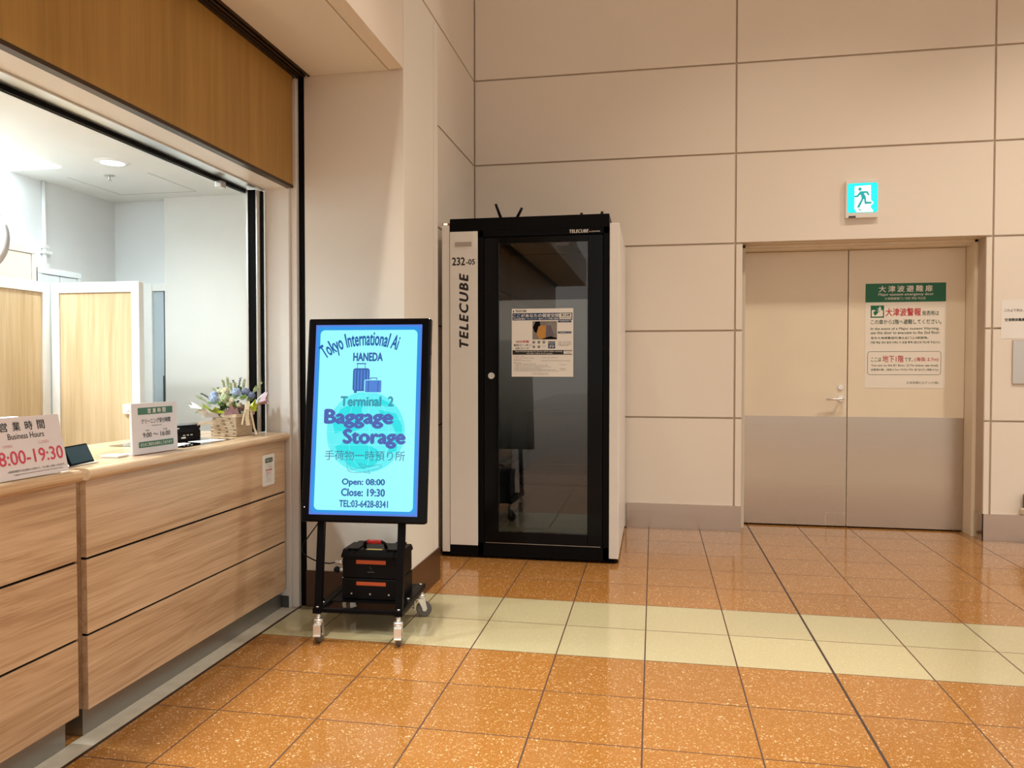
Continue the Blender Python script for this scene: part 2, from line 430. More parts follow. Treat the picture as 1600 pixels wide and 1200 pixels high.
# floor slab
struct(MB().box(-4.4, 22.0, -30.0, 2.6, -0.12, 0.0).build('floor', FLOOR))
struct(MB().box(-1.96, -1.872, -6.0, -0.37, 0.0, 0.0015).build('trim_floor_strip', STRIPF))
struct(MB().box(-1.872, -1.860, -6.0, -0.362, 0.0, 0.002).build('trim_floor_joint', BRONZE))
struct(MB().box(-1.46, 8.0, -9.0, 2.3, HALL_Z, HALL_Z + 0.1).build('ceiling', PLASTER))

# back wall: large panels with recessed joints, door opening x .72..2.48, z < 2.292
XS = [-1.455, 0.665, 2.525, 4.45, 6.4, 8.0]; ZS = [0.0, 0.904, 1.601, 2.29, 2.998, 3.702, 4.41, 5.11, HALL_Z]
DX0, DX1, DZ = 0.720, 2.480, 2.293
wb = MB()
for i in range(len(XS) - 1):
    for j in range(len(ZS) - 1):
        segs = [(XS[i] + GAP, XS[i + 1] - GAP)]
        if i == 1 and j < 3: segs = [(XS[1] + GAP, DX0), (DX1, XS[2] - GAP)]
        for a, b in segs: wb.box(a, b, 2.05, 2.072, ZS[j] + GAP, ZS[j + 1] - GAP, 0.0015)
wb.box(-1.6, DX0, 2.066, 2.20, 0, HALL_Z, mi=1); wb.box(DX1, 8.0, 2.066, 2.20, 0, HALL_Z, mi=1); wb.box(DX0, DX1, 2.066, 2.20, DZ, HALL_Z, mi=1)
struct(wb.build('wall_back', [WALL, WALLD]))
# door recess lining and frame
fr = MB()
fr.box(DX1, DX1 + 0.04, 2.0725, 2.45, 0, DZ + 0.03); fr.box(DX0 - 0.04, DX0, 2.0725, 2.45, 0, DZ + 0.03); fr.box(DX0, DX1, 2.0725, 2.45, DZ, DZ + 0.04)
fr.box(DX1 - 0.026, DX1, 2.20, 2.42, 0, DZ, 0.002); fr.box(DX0, DX0 + 0.040, 2.20, 2.42, 0, DZ, 0.002); fr.box(DX0, DX1, 2.20, 2.42, DZ - 0.022, DZ, 0.002)
fr.box(DX0, DX1, 2.245, 2.42, DZ - 0.034, DZ - 0.018, 0.002)
fr.box(DX0, DX1, 2.40, 2.46, 0, DZ, mi=1)
struct(fr.build('trim_door_frame', [DOORM, BLACK]))

def knob(mb, c, r, l, n=24): mb.cyl(c, (c[0], c[1] - l, c[2]), r, r * 0.92, n)
d1 = MB().box(0.764, 1.578, 2.36, 2.395, 0.012, 2.256, 0.002).build('door_1', DOORM); struct(d1)
kp = MB()
kp.prism([(0.768, 0.014), (1.422, 0.014), (1.422, 0.122), (1.575, 0.122), (1.575, 0.907), (0.768, 0.907)], 2.3575, 2.3598)
plabel(kp.build('kick_plate', STEEL, d1), 'brushed steel lower plate')
plabel(MB().box(1.427, 1.575, 2.356, 2.3598, 0.014, 0.117, 0.0008).build('bolt_cover', STEEL, d1), 'small steel cover plate')
lv = MB(); knob(lv, (1.532, 2.36, 1.055), 0.027, 0.010); lv.cyl((1.532, 2.352, 1.055), (1.532, 2.298, 1.055), 0.012, 0.011, 16)
lv.tube([(1.540, 2.300, 1.055), (1.52, 2.296, 1.054), (1.48, 2.296, 1.051), (1.41, 2.298, 1.050)], lambda u: 0.0105 - 0.003 * u, 12)
plabel(lv.build('lever_handle', CHROME, d1), 'chrome lever handle')
lk = MB(); knob(lk, (1.527, 2.36, 1.146), 0.020, 0.012); lk.box(1.523, 1.531, 2.344, 2.350, 1.134, 1.158, 0.001)
plabel(lk.build('lock_cylinder', CHROME, d1), 'round chrome lock')
d2 = MB().box(1.585, 2.452, 2.36, 2.395, 0.012, 2.256, 0.002).build('door_2', DOORM); struct(d2)
plabel(MB().box(1.588, 2.450, 2.3575, 2.3598, 0.014, 0.907).build('kick_plate', STEEL, d2), 'brushed steel lower plate')

# steel baseboards of the back wall
struct(MB().box(-0.18, DX0, 2.038, 2.05, 0, 0.205, 0.001).build('baseboard_back', STEELB))
br = MB(); br.box(DX1 - 0.006, 4.45, 2.038, 2.05, 0, 0.205, 0.001); br.box(DX1 - 0.006, DX1, 2.038, 2.195, 0, 0.205, 0.001); br.box(4.452, 8.0, 2.038, 2.05, 0, 0.205, 0.001)
struct(br.build('baseboard_right', STEELB))

# left wall (plane x=-1.455), pillar, bulkhead above the counter
wl = MB()
for j in range(len(ZS) - 1):
    wl.box(-1.477, -1.455, 0.30, 2.05 - GAP, ZS[j] + GAP, ZS[j + 1] - GAP, 0.0015)
for j in range(5, len(ZS) - 1):
    wl.box(-1.477, -1.455, -9.0, 0.30, ZS[j] + GAP, ZS[j + 1] - GAP, 0.0015)
wl.box(-1.477, -1.455, -9.0, 0.30, 3.3, ZS[5] - GAP, 0.0015)
wl.box(-1.60, -1.471, -9.0, 2.08, 3.3, HALL_Z, mi=1); wl.box(-1.60, -1.471, 0.30, 2.08, 0, 3.3, mi=1)
struct(wl.build('wall_left', [WALL, WALLD]))
pl = MB()
pl.box(-1.834, -1.27, -0.35, 0.205, 0, 3.385, 0.003); pl.box(-1.834, -1.272, 0.222, 0.305, 0, 3.385, 0.003); pl.box(-1.83, -1.283, -0.1, 0.30, 0, 3.38, mi=1)
struct(pl.build('wall_pillar', [PLASTER, WALLD]))
bp_ = MB(); bp_.box(-1.834, -1.262, -0.358, -0.35, 0, 0.20, 0.001); bp_.box(-1.27, -1.262, -0.358, 0.307, 0, 0.20, 0.001)
struct(bp_.build('baseboard_pillar', BASEB))
bk = MB()
bk.box(-1.348, -1.268, -9.0, -0.364, 2.882, 3.385, 0.002); bk.box(-1.795, -1.354, -9.0, -0.352, 2.882, 3.385, 0.002, mi=2); bk.box(-1.80, -1.276, -9.0, -0.352, 2.892, 3.37, mi=1)
struct(bk.build('trim_bulkhead', [WALL, WALLD, PLASTER]))
tk = MB()
tk.box(-1.865, -1.797, -9.0, -0.352, 2.93, 2.95)
for a in (-1.803, -1.829, -1.853): tk.box(a - 0.006, a + 0.006, -9.0, -0.352, 2.878, 2.95, 0.001)
tk.box(-1.912, -1.859, -9.0, -0.362, 2.868, 2.882); tk.box(-1.90, -1.888, -9.0, -0.362, 2.855, 2.87)
struct(tk.build('trim_shutter_track', BRONZE))
hd = MB().box(-1.905, -1.872, -9.0, -0.408, 2.288, 2.866, 0.001); struct(hd.build('trim_header_panel', HEADW))
struct(MB().box(-1.907, -1.870, -9.0, -0.406, 2.272, 2.288, 0.001).build('trim_header_edge', BRONZE))
hs = MB(); hs.box(-2.035, -1.907, -9.0, -0.393, 2.274, 2.36); hs.box(-2.19, -2.035, -9.0, -0.393, 2.30, 2.5); hs.box(-2.035, -1.907, -9.0, -0.393, 2.36, 2.95)
struct(hs.build('trim_header_soffit', WHITEP))
al = MB(); al.box(-2.055, -2.037, -9.0, -0.40, 2.266, 2.30, 0.001, mi=0); al.box(-2.065, -2.056, -9.0, -0.40, 2.272, 2.30, mi=1)
al.box(-2.145, -2.066, -9.0, -0.40, 2.275, 2.30, 0.001); al.box(-2.158, -2.146, -9.0, -0.40, 2.258, 2.30, mi=1); al.box(-2.170, -2.159, -9.0, -0.40, 2.254, 2.30)
struct(al.build('trim_window_track', [ALU, BLACK]))
# jamb between counter and pillar: white face, trim strip, black guide channel
jb = MB(); jb.box(-2.045, -1.906, -0.393, 0.6, 0, 2.95, 0.002); jb.box(-1.906, -1.870, -0.372, 0.6, 0, 2.88, 0.003)
struct(jb.build('wall_jamb', WHITEP))
struct(MB().box(-2.035, -1.918, -0.398, -0.3935, 0, 0.065).build('baseboard_jamb', DGRAY))
struct(MB().box(-1.868, -1.838, -0.345, 0.2, 0, 2.93).build('trim_shutter_guide', BLACK))
po = MB(); po.box(-2.108, -2.062, -0.452, -0.41, 0.962, 2.262, mi=0); po.box(-2.118, -2.108, -0.458, -0.40, 0.962, 2.262, mi=1); po.box(-2.062, -2.055, -0.458, -0.395, 0.962, 2.262, mi=1)
po.box(-2.055, -2.049, -0.42, -0.395, 0.962, 2.262, mi=0)
struct(po.build('trim_window_post', [BLACK, ALU]))
lb = MB().box(-2.150, -2.115, -0.70, -0.655, 2.222, 2.256, 0.003)
tag(lb.build('track_stop', ALU, origin=(-2.13, -0.68, 2.257)), 'small metal stop hanging from the ceiling track near the black post', 'bracket')

# office room
struct(MB().box(-3.95, -3.81, -5.0, 0.9, 0, 2.7).build('wall_office_left', OFFWALL))
struct(MB().box(-3.81, -3.357, 0.70, 0.85, 0, 2.7).build('wall_office_back', OFFWALL))
struct(MB().box(-3.357, -2.047, 0.62, 0.85, 0, 2.7).build('wall_office_right', OFFWARM))
struct(MB().box(-3.81, -2.0, -5.1, -5.0, 0, 2.7).build('wall_office_front', OFFWARM))
oc = MB(); oc.box(-3.81, -2.192, -5.0, 0.70, OFFICE_Z, OFFICE_Z + 0.12)
for a in ((-3.585, -3.010, 0.474, 0.478), (-3.585, -3.581, -0.02, 0.478), (-3.014, -3.010, -0.03, 0.478)): oc.box(a[0], a[1], a[2], a[3], OFFICE_Z - 0.0012, OFFICE_Z + 0.01, mi=1)
struct(oc.build('ceiling_office', [OFFWARM, GRAYD]))
OFFPANEL = emit('cool_diffuser', (0.74, 0.93, 1.0), 9.0, 0.8)
LAMPE = emit('lamp_diffuser', (1.0, 1.0, 0.97), 3.0, 0.8)
LAMPW = emit('warm_lamp_diffuser', (1.0, 0.90, 0.74), 14.0, 0.8)
t = thing('ceiling_panel_light', 'long flat cool white light panel in the office ceiling', 'ceiling light', (-3.6, -1.6, OFFICE_Z))
MB().box(-3.79, -3.432, -3.0, -0.243, OFFICE_Z - 0.006, OFFICE_Z - 0.0005).build('diffuser', OFFPANEL, t, True)
t = thing('downlight', 'small round lit downlight in the office ceiling', 'ceiling light', (-3.05, -0.29, OFFICE_Z))
m_ = MB()
for k in range(32):
    a, b = 2 * math.pi * k / 32, 2 * math.pi * (k + 1) / 32
    r0, r1 = 0.066, 0.098
    m_.poly([(r0 * math.cos(a), r0 * math.sin(a), -0.010), (r0 * math.cos(b), r0 * math.sin(b), -0.010), (r1 * math.cos(b), r1 * math.sin(b), -0.001), (r1 * math.cos(a), r1 * math.sin(a), -0.001)])
m_.build('trim_ring', WHITE, t)
MB().cyl((0, 0, -0.008), (0, 0, -0.001), 0.066, n=32).build('diffuser', LAMPE, t)
for (x, y, p), l in zip(OFFICE_LAMPS[1:], ('added unseen downlight near the cool panel light, brightening the left office wall', 'added unseen downlight brightening the office side of the counter', 'added unseen downlight brightening the office from deep in the left')):
    dup(t, (x, y, OFFICE_Z))['label'] = l  # unseen fixtures holding the added office lamps
sp = MB(); sp.cyl((-3.287, -0.015, OFFICE_Z - 0.004), (-3.287, -0.015, OFFICE_Z - 0.0005), 0.03, n=20); sp.cyl((-3.287, -0.015, OFFICE_Z - 0.03), (-3.287, -0.015, OFFICE_Z - 0.004), 0.009, n=12); sp.cyl((-3.287, -0.015, OFFICE_Z - 0.034), (-3.287, -0.015, OFFICE_Z - 0.03), 0.016, n=12)
tag(sp.build('sprinkler_head', ALU, origin=(-3.287, -0.015, OFFICE_Z)), 'tiny metal sprinkler head in the office ceiling', 'sprinkler')
# hall downlights
for k, (x, y, p) in enumerate(HALL_LAMPS):
    if k == 0:
        base = thing('hall_downlight', 'round warm downlight in the high hall ceiling', 'ceiling light', (x, y, HALL_Z), group='hall ceiling downlights')
        r = MB()
        for q in range(28):
            a, b = 2 * math.pi * q / 28, 2 * math.pi * (q + 1) / 28
            r.poly([(0.10 * math.cos(a), 0.10 * math.sin(a), -0.012), (0.10 * math.cos(b), 0.10 * math.sin(b), -0.012), (0.13 * math.cos(b), 0.13 * math.sin(b), -0.001), (0.13 * math.cos(a), 0.13 * math.sin(a), -0.001)])
        r.build('trim_ring', WHITE, base)
        MB().cyl((0, 0, -0.006), (0, 0, -0.001), 0.10, n=28).build('diffuser', LAMPW, base)
    else: dup(base, (x, y, HALL_Z))

# ------------------------------------------------------------------ counters
def counter(y0, y1, label, left_round):
    t = thing('service_counter', label, 'counter', (-2.15, (y0 + y1) / 2, 0))
    # countertop with rounded nose (profile in x-z, extruded along y)
    prof = [(-2.50, 0.917), (-1.925, 0.917)]
    for k in range(9):
        a = -math.pi / 2 + math.pi * k / 8
        prof.append((-1.921 + 0.021 * math.cos(a), 0.938 + 0.021 * math.sin(a)))
    prof += [(-2.50, 0.959)]
    tp = MB().prism(prof, y0 - 0.012 if not left_round else y0, y1, 'y')
    tp.build('countertop', OAKT, t, True)
    zs = [(0.100, 0.361), (0.370, 0.633), (0.642, 0.916)]
    for a, b in zs:
        MB().box(-1.955, -1.93, y0, y1, a, b, 0.0015).build('front_panel', OAKH, t, True)
    bd = MB(); bd.box(-2.40, -1.956, y0 + 0.001, y1 - 0.001, 0.10, 0.9165, mi=0)
    for a in (0.3612, 0.6332): bd.box(-1.9565, -1.938, y0 + 0.004, y1 - 0.002, a, a + 0.0085, mi=1)
    bd.build('cabinet_body', [OAKH, BLACK], t, True)
    pb = MB(); pb.box(-2.38, -1.957, y0 + 0.002, y1 - 0.004 - (0.03 if left_round else 0.0), 0.0018, 0.0995)
    plabel(pb.build('plinth', STEELD, t, True), 'gray metal plinth')
    return t
counter(-1.882, -0.404, 'long pale oak service counter reaching the shutter pillar', False)
counter(-4.6, -1.928, 'nearer pale oak service counter at the left edge under the pink hours sign', True)

# ------------------------------------------------------------------ sign with business hours (pink figures)
def sign_frame(p0, p1, lean):
    d = Vector(p1) - Vector(p0); return (p0[0], p0[1], p0[2]), math.atan2(d.y, d.x), -lean, d.length
loc, rz, rx, L1 = sign_frame((-1.932, -2.235, 0.962), (-1.928, -1.962, 0.962), 0.21)
W1, H1 = 0.273, 0.197
s1 = thing('hours_sign', 'tilted white sign with pink 8:00-19:30 figures on the nearer counter', 'sign', loc, rz, None, rx)
MB().box(0, W1, 0.0, 0.004, 0, H1, 0.0006).build('board', LILAC, s1)
k1 = MB(); k1.box(-0.006, W1 - 0.03, 0.006, 0.012, 0.0, 0.10); k1.prism([(0.0122, 0.004), (0.085, 0.022), (0.08, 0.03), (0.0122, 0.10)], 0.06, 0.065, 'x'); k1.prism([(0.0122, 0.004), (0.085, 0.022), (0.08, 0.03), (0.0122, 0.10)], 0.20, 0.205, 'x')
plabel(k1.build('back_stand', BLACK, s1), 'black backing stand')
# crop frame 1200x1200 of 0..130 / 640..770 px; u,v read along the board
b1 = MB()
for ch, x in (('営', 0.030), ('業', 0.079), ('時', 0.128), ('間', 0.177)): put_text(b1, ch, x, x + 0.030, 0.152, 0.182, -0.0008, 0.012)
put_text(b1, 'Business Hours', 0.055, 0.197, 0.126, 0.145, -0.0008, 0.004)
put_text(b1, '※営業時間外のお荷物のお預かり、引き渡しは致しかねます。', 0.030, 0.262, 0.021, 0.029, -0.0008)
put_text(b1, 'Luggage cannot be stored or returned outside of business hours.', 0.050, 0.250, 0.011, 0.017, -0.0008)
b1.build('lettering', INK, s1)
b1 = MB(); put_text(b1, '8:00-19:30', 0.006, 0.262, 0.045, 0.090, -0.0008, 0.012); plabel(b1.build('figures', PINK, s1), 'crimson figures 8:00-19:30')
b1 = MB(); put_text(b1, 'OPEN', 0.030, 0.064, 0.101, 0.110, -0.0008); plabel(b1.build('caption', PINKL, s1), 'pale pink word OPEN')
b1 = MB(); put_text(b1, 'CLOSED', 0.166, 0.212, 0.104, 0.113, -0.0008); plabel(b1.build('caption', PINKL, s1), 'pale pink word CLOSED')

# sign with cleaning hours (green bands)
loc, rz, rx, L2 = sign_frame((-2.004, -1.534, 0.961), (-1.978, -1.279, 0.961), 0.03)
W2, H2 = 0.256, 0.207
s2 = thing('hours_sign', 'upright white sign with two green bands on the long counter', 'sign', loc, rz, None, rx)
MB().box(0, W2, 0.0, 0.012, 0, H2, 0.0012).build('board', LILAC, s2)
MB().box(0.02, W2 - 0.02, 0.012, 0.085, 0.0, 0.004, 0.001).build('foot', WHITE, s2)
for a, b in ((0.160, 0.188), (0.026, 0.050)): plabel(MB().box(0.033, 0.229, -0.0008, -0.0002, a, b).build('green_band', GREENM, s2), 'green band')
b = MB()
for ch, x in (('営', 0.085), ('業', 0.113), ('時', 0.141), ('間', 0.169)): put_text(b, ch, x, x + 0.019, 0.164, 0.184, -0.0014, 0.015)
put_text(b, 'またのご来店をお待ちしております', 0.042, 0.220, 0.031, 0.045, -0.0014, 0.015)
plabel(b.build('band_lettering', WINK, s2), 'white lettering on the bands')
b = MB(); put_text(b, 'クリーニング受付時間', 0.050, 0.215, 0.122, 0.143, -0.0008, 0.012)
put_text(b, 'Cleaning service', 0.107, 0.163, 0.109, 0.116, -0.0008); put_text(b, 'OPEN', 0.072, 0.092, 0.091, 0.097, -0.0008); put_text(b, 'CLOSE', 0.170, 0.194, 0.091, 0.097, -0.0008)
put_text(b, '9:00 ～ 16:00', 0.056, 0.212, 0.066, 0.086, -0.0008, 0.012)
b.build('lettering', INK, s2)

# tablet leaning on a stand
loc, rz, rx, L3 = sign_frame((-1.985, -1.885, 0.965), (-2.010, -1.738, 0.965), 0.42)
tb = thing('tablet', 'small dark blue tablet propped up beside the pink hours sign', 'tablet', loc, rz, None, rx)
MB().box(0, L3, 0.0, 0.008, 0, 0.074, 0.003).build('casing', BLACK, tb)
plabel(MB().box(0.006, L3 - 0.006, -0.0008, 0.0002, 0.006, 0.068).build('screen', TABLETS, tb), 'dark blue screen')
MB().prism([(0.0085, 0.03), (0.012, 0.055), (0.062, 0.026), (0.058, 0.021)], 0.05, 0.10, 'x').build('prop', WHITE, tb)
tr = MB().box(-2.06, -1.995, -1.895, -1.735, 0.960, 0.9645, 0.0015, M=Matrix.Identity(4))
tag(tr.build('cash_tray', WHITE, origin=(-2.02, -1.81, 0.96)), 'thin white tray under the small tablet', 'tray')
cs = MB().box(-2.10, -2.02, -1.60, -1.535, 0.960, 0.968, 0.002)
tag(cs.build('paper_stack', PAPER, origin=(-2.06, -1.57, 0.96)), 'small white paper pad behind the green banded sign', 'paper pad')
mt = MB().box(-2.36, -1.99, -1.22, -0.80, 0.9598, 0.9614)
tag(mt.build('desk_mat', CLEAR, origin=(-2.17, -0.9, 0.96)), 'clear plastic sheet lying on the long counter before the flower basket', 'mat')
for i, (x, y, r, l) in enumerate(((-2.10, -1.13, 0.2, 'white leaflet under the clear sheet nearest the green banded sign'), (-2.06, -0.93, -0.25, 'white leaflet under the clear sheet nearest the flower basket'))):
    lf = thing('leaflet', l, 'leaflet', (x, y, 0.9615), r)
    MB().box(-0.045, 0.045, -0.075, 0.075, 0, 0.0008).build('sheet', PAPER, lf)
    q = MB()
    for k in range(4): q.box(-0.036, 0.036, -0.055 + k * 0.03, -0.048 + k * 0.03, 0.0009, 0.0012)
    q.build('printing', GREENM, lf)

# card terminal (black)
ct = thing('card_terminal', 'black device with tiny white marks left of the flower basket', 'card reader', (-2.23, -0.905, 0.9618), math.radians(75))
c_ = MB(); c_.prism([(-0.055, 0.0), (0.055, 0.0), (0.055, 0.062), (0.03, 0.074), (-0.03, 0.070), (-0.055, 0.04)], -0.085, 0.085, 'x'); c_.build('casing', BLACKG, ct)
c_ = MB()
for k in range(3): c_.box(-0.02 + k * 0.022, -0.008 + k * 0.022, -0.0562, -0.0552, 0.022, 0.026)
c_.box(-0.03, -0.005, -0.0562, -0.0552, 0.009, 0.016); c_.box(-0.07, -0.03, -0.0425, -0.041, 0.055, 0.060)
plabel(c_.build('marks', WINK, ct), 'tiny white marks')
# grey pouch beside basket
gp = thing('gift_pouch', 'small grey pouch with a black bow between black device and basket', 'pouch', (-2.225, -0.790, 0.9600), math.radians(70))
def pouch(u, v):
    a = u * 2 * math.pi; rr = 0.034 * (1 - 0.25 * v) * (1 + 0.12 * math.cos(5 * a) * v)
    return (rr * math.cos(a), 0.55 * rr * math.sin(a), v * 0.075)
p_ = MB(); p_.grid(pouch, 24, 8); p_.build('bag', GRAYD, gp)
p_ = MB(); p_.prism([(-0.022, 0.066), (-0.004, 0.056), (-0.004, 0.050), (-0.022, 0.048)], -0.025, -0.021); p_.prism([(0.022, 0.066), (0.004, 0.056), (0.004, 0.050), (0.022, 0.048)], -0.025, -0.021); p_.box(-0.005, 0.005, -0.026, -0.020, 0.02, 0.058)
plabel(p_.build('bow', BLACK, gp), 'black bow')

# desk lamp head behind pink sign
dl = thing('desk_lamp', 'white bar desk lamp showing above the pink hours sign', 'lamp', (-2.30, -1.98, 0.959))
MB().cyl((0, 0, 0.0), (0, 0, 0.012), 0.05, n=24).build('base', WHITE, dl)
MB().cyl((0, 0, 0.012), (0, 0, 0.160), 0.007, n=12).build('stem', WHITE, dl)
MB().box(-0.02, 0.02, -0.45, 0.19, 0.160, 0.172, 0.005).build('lamp_head', WHITE, dl)

# sticker notice on the counter front
st = thing('counter_notice', 'small rounded paper notice taped to the long counter front', 'notice', (-1.9298, -0.650, 0.700), math.radians(90))
def rrect(x0, x1, z0, z1, r, n=5):
    pts = []
    for cx, cz, a0 in ((x1 - r, z1 - r, 0), (x0 + r, z1 - r, 90), (x0 + r, z0 + r, 180), (x1 - r, z0 + r, 270)):
        for k in range(n + 1):
            a = math.radians(a0 + 90 * k / n); pts.append((cx + r * math.cos(a), cz + r * math.sin(a)))
    return pts
MB().prism(rrect(0, 0.125, 0, 0.160, 0.010), -0.0012, -0.0002).build('card', PAPER, st)
MB().prism(rrect(0.028, 0.105, 0.118, 0.142, 0.007), -0.002, -0.0013).build('heading_badge', DKGREEN, st)
b = MB(); put_text(b, 'お知らせ', 0.035, 0.098, 0.123, 0.137, -0.0024); b.build('badge_lettering', WINK, st)
b = MB(); put_text(b, 'クリーニングは', 0.040, 0.090, 0.104, 0.111, -0.0018); put_text(b, 'こちらの窓口で', 0.045, 0.100, 0.092, 0.099, -0.0018)
for z, x0, x1 in ((0.054, 0.03, 0.10), (0.043, 0.035, 0.095), (0.030, 0.045, 0.09), (0.019, 0.03, 0.09)): put_text(b, 'ご利用ください', x0, x1, z, z + 0.006, -0.0018)
b.build('lettering', INKG, st)
b = MB(); put_text(b, '受付時間', 0.032, 0.098, 0.074, 0.086, -0.0018, 0.01); put_text(b, '変更あり', 0.040, 0.09, 0.063, 0.070, -0.0018); plabel(b.build('red_lettering', RED, st), 'red lettering')

# ------------------------------------------------------------------ flower basket
BASK = None
m, t_, b_ = nt('woven_basket')
bt = N(t_, 'ShaderNodeTexBrick'); bt.inputs['Scale'].default_value = 38; bt.inputs['Mortar Size'].default_value = 0.055
bt.inputs['Color1'].default_value = (0.62, 0.50, 0.36, 1); bt.inputs['Color2'].default_value = (0.50, 0.38, 0.26, 1); bt.inputs['Mortar'].default_value = (0.27, 0.18, 0.11, 1)
bt.inputs['Brick Width'].default_value = 0.6; bt.inputs['Row Height'].default_value = 0.35
tcn = N(t_, 'ShaderNodeTexCoord'); sx = N(t_, 'ShaderNodeSeparateXYZ'); t_.links.new(tcn.outputs['Object'], sx.inputs[0])
cmb = N(t_, 'ShaderNodeCombineXYZ'); t_.links.new(mathn(t_, 'ADD', sx.outputs[0], sx.outputs[1]), cmb.inputs[0]); t_.links.new(sx.outputs[2], cmb.inputs[1])
t_.links.new(cmb.outputs[0], bt.inputs['Vector']); t_.links.new(bt.outputs[0], b_.inputs['Base Color'])
bpn = N(t_, 'ShaderNodeBump'); bpn.inputs['Distance'].default_value = 0.004; t_.links.new(bt.outputs[1], bpn.inputs['Height']); bpn.invert = True
t_.links.new(bpn.outputs[0], b_.inputs['Normal']); b_.inputs['Roughness'].default_value = 0.7
WEAVE = m
STRAW = mat('straw_band', (0.66, 0.53, 0.39, 1), 0.6, var=0.15, nscale=30)
CREAM = mat('cream_ribbon', (0.74, 0.65, 0.47, 1), 0.35)
TULLE = mat('lilac_wrap', (0.46, 0.30, 0.36, 1), 0.5, var=0.15, nscale=20)
TULLEW = mat('pale_wrap', (0.66, 0.64, 0.66, 1), 0.4, var=0.1, nscale=25)
LIME = mat('lime_leaf', (0.48, 0.62, 0.06, 1), 0.5, var=0.3, nscale=30)
FRESH = mat('fresh_green', (0.28, 0.46, 0.13, 1), 0.5, var=0.3, nscale=40)
SAGE = mat('sage_green', (0.45, 0.52, 0.30, 1), 0.6, var=0.3, nscale=50)
EUC = mat('dark_eucalyptus', (0.045, 0.075, 0.06, 1), 0.6, var=0.3, nscale=60)
BLUEF = mat('pale_blue_petal', (0.36, 0.46, 0.66, 1), 0.6, var=0.25, nscale=60)
BLUED = mat('slate_blue_petal', (0.19, 0.24, 0.40, 1), 0.6, var=0.3, nscale=60)
CREAMF = mat('cream_petal', (0.68, 0.66, 0.46, 1), 0.6, var=0.2, nscale=60)
# local axes: x to the right and -y towards the hall; kx/kz read the close view of the bouquet
fb = thing('flower_basket', 'woven straw basket of blue and green flowers on the long counter end', 'flower basket', (-2.120, -0.612, 0.9605), math.radians(30.5))
def bp3(cx, cy, y=0.0): return Vector(((cx - 600) * 0.000335, y, (1010 - cy) * 0.000335))
bw, bd2, bh = 0.072, 0.060, 0.108
MT = Matrix.Rotation(math.radians(-38), 4, 'Z')
def tub(k0, k1, z0, z1, mb, mi=0):
    A = [MT @ Vector((sx_ * bw * k0, sy_ * bd2 * k0, z0)) for sx_, sy_ in ((-1, -1), (1, -1), (1, 1), (-1, 1))]
    B = [MT @ Vector((sx_ * bw * k1, sy_ * bd2 * k1, z1)) for sx_, sy_ in ((-1, -1), (1, -1), (1, 1), (-1, 1))]
    for i in range(4): mb.poly([A[i], A[(i + 1) % 4], B[(i + 1) % 4], B[i]], mi)
    mb.poly(A, mi); mb.poly(B, mi)
q = MB(); tub(1.06, 1.08, 0.0, 0.03, q); tub(1.08, 0.98, 0.03, bh, q); q.build('basket', WEAVE, fb)
q = MB(); tub(1.01, 1.01, bh - 0.012, bh + 0.004, q); q.build('rim_band', STRAW, fb)
q = MB(); q.box(-0.145, -0.042, -0.072, -0.066, 0.080, 0.098, 0.001, M=Matrix.Rotation(math.radians(-9), 4, 'Y')); plabel(q.build('handle', STRAW, fb), 'flat folded straw handle')
def ribbon(pts, wd, mb):
    for i in range(len(pts) - 1):
        a, b = Vector(pts[i]), Vector(pts[i + 1]); d = (b - a).normalized(); e = d.cross(Vector((0, -1, 0.2))).normalized() * wd
        mb.poly([a - e, a + e, b + e, b - e])
q = MB(); ribbon([bp3(835, 485, -0.06), bp3(800, 560, -0.09), bp3(775, 680, -0.094), bp3(745, 835, -0.097)], 0.004, q); plabel(q.build('ribbon', CREAM, fb), 'narrow cream ribbon')
q = MB(); ribbon([bp3(838, 485, -0.06), bp3(825, 600, -0.085), bp3(820, 740, -0.083), bp3(835, 850, -0.082)], 0.009, q); plabel(q.build('ribbon', CREAM, fb), 'wide cream ribbon')
q = MB(); ribbon([bp3(850, 500, -0.055), bp3(890, 700, -0.070), bp3(925, 900, -0.06), bp3(955, 975, -0.06), bp3(955, 982, -0.080), bp3(935, 984, -0.10)], 0.005, q); plabel(q.build('ribbon', CREAM, fb), 'trailing cream ribbon')
def sheet(c, dirv, wd, ht, mb, curl=0.3, jag=0.0):
    dirv = Vector(dirv).normalized(); side = Vector((-dirv.y, dirv.x, 0)).normalized(); c = Vector(c); sd = random.random() * 6
    def fn(u, v):
        uu = (u - 0.5) * 2; tip = 1 - 0.45 * abs(uu) * v + jag * math.sin(6 * uu + sd) * v
        return c + side * uu * wd * (1 - 0.25 * v) + Vector((0, 0, 1)) * ht * v * tip * (1 - 0.15 * v) + dirv * (curl * ht * v * v + 0.008 * math.sin(7 * uu + sd) * v + 0.008 * v)
    mb.grid(fn, 12, 6)
for c, d, wd, ht, cu in ((bp3(600, 690, -0.072), (0.0, -1, 0), 0.036, 0.062, 0.35), (bp3(900, 700, -0.02), (1, -0.35, 0), 0.035, 0.125, 0.55), (bp3(700, 640, -0.03), (0.4, -1, 0), 0.03, 0.05, 0.5)):
    q = MB(); sheet(c, d, wd, ht, q, cu, 0.18); plabel(q.build('wrapping_paper', TULLE, fb), 'lilac wrapping paper')
for c, d, wd, ht, cu in ((bp3(300, 720, -0.055), (-0.6, -1, 0), 0.052, 0.062, 0.9), (bp3(240, 700, 0.0), (-1, 0.1, 0), 0.05, 0.085, 0.8), (bp3(900, 640, 0.03), (1, 0.5, 0), 0.04, 0.10, 0.6)):
    q = MB(); sheet(c, d, wd, ht, q, cu, 0.15); plabel(q.build('wrapping_paper', TULLEW, fb), 'pale translucent wrapping')
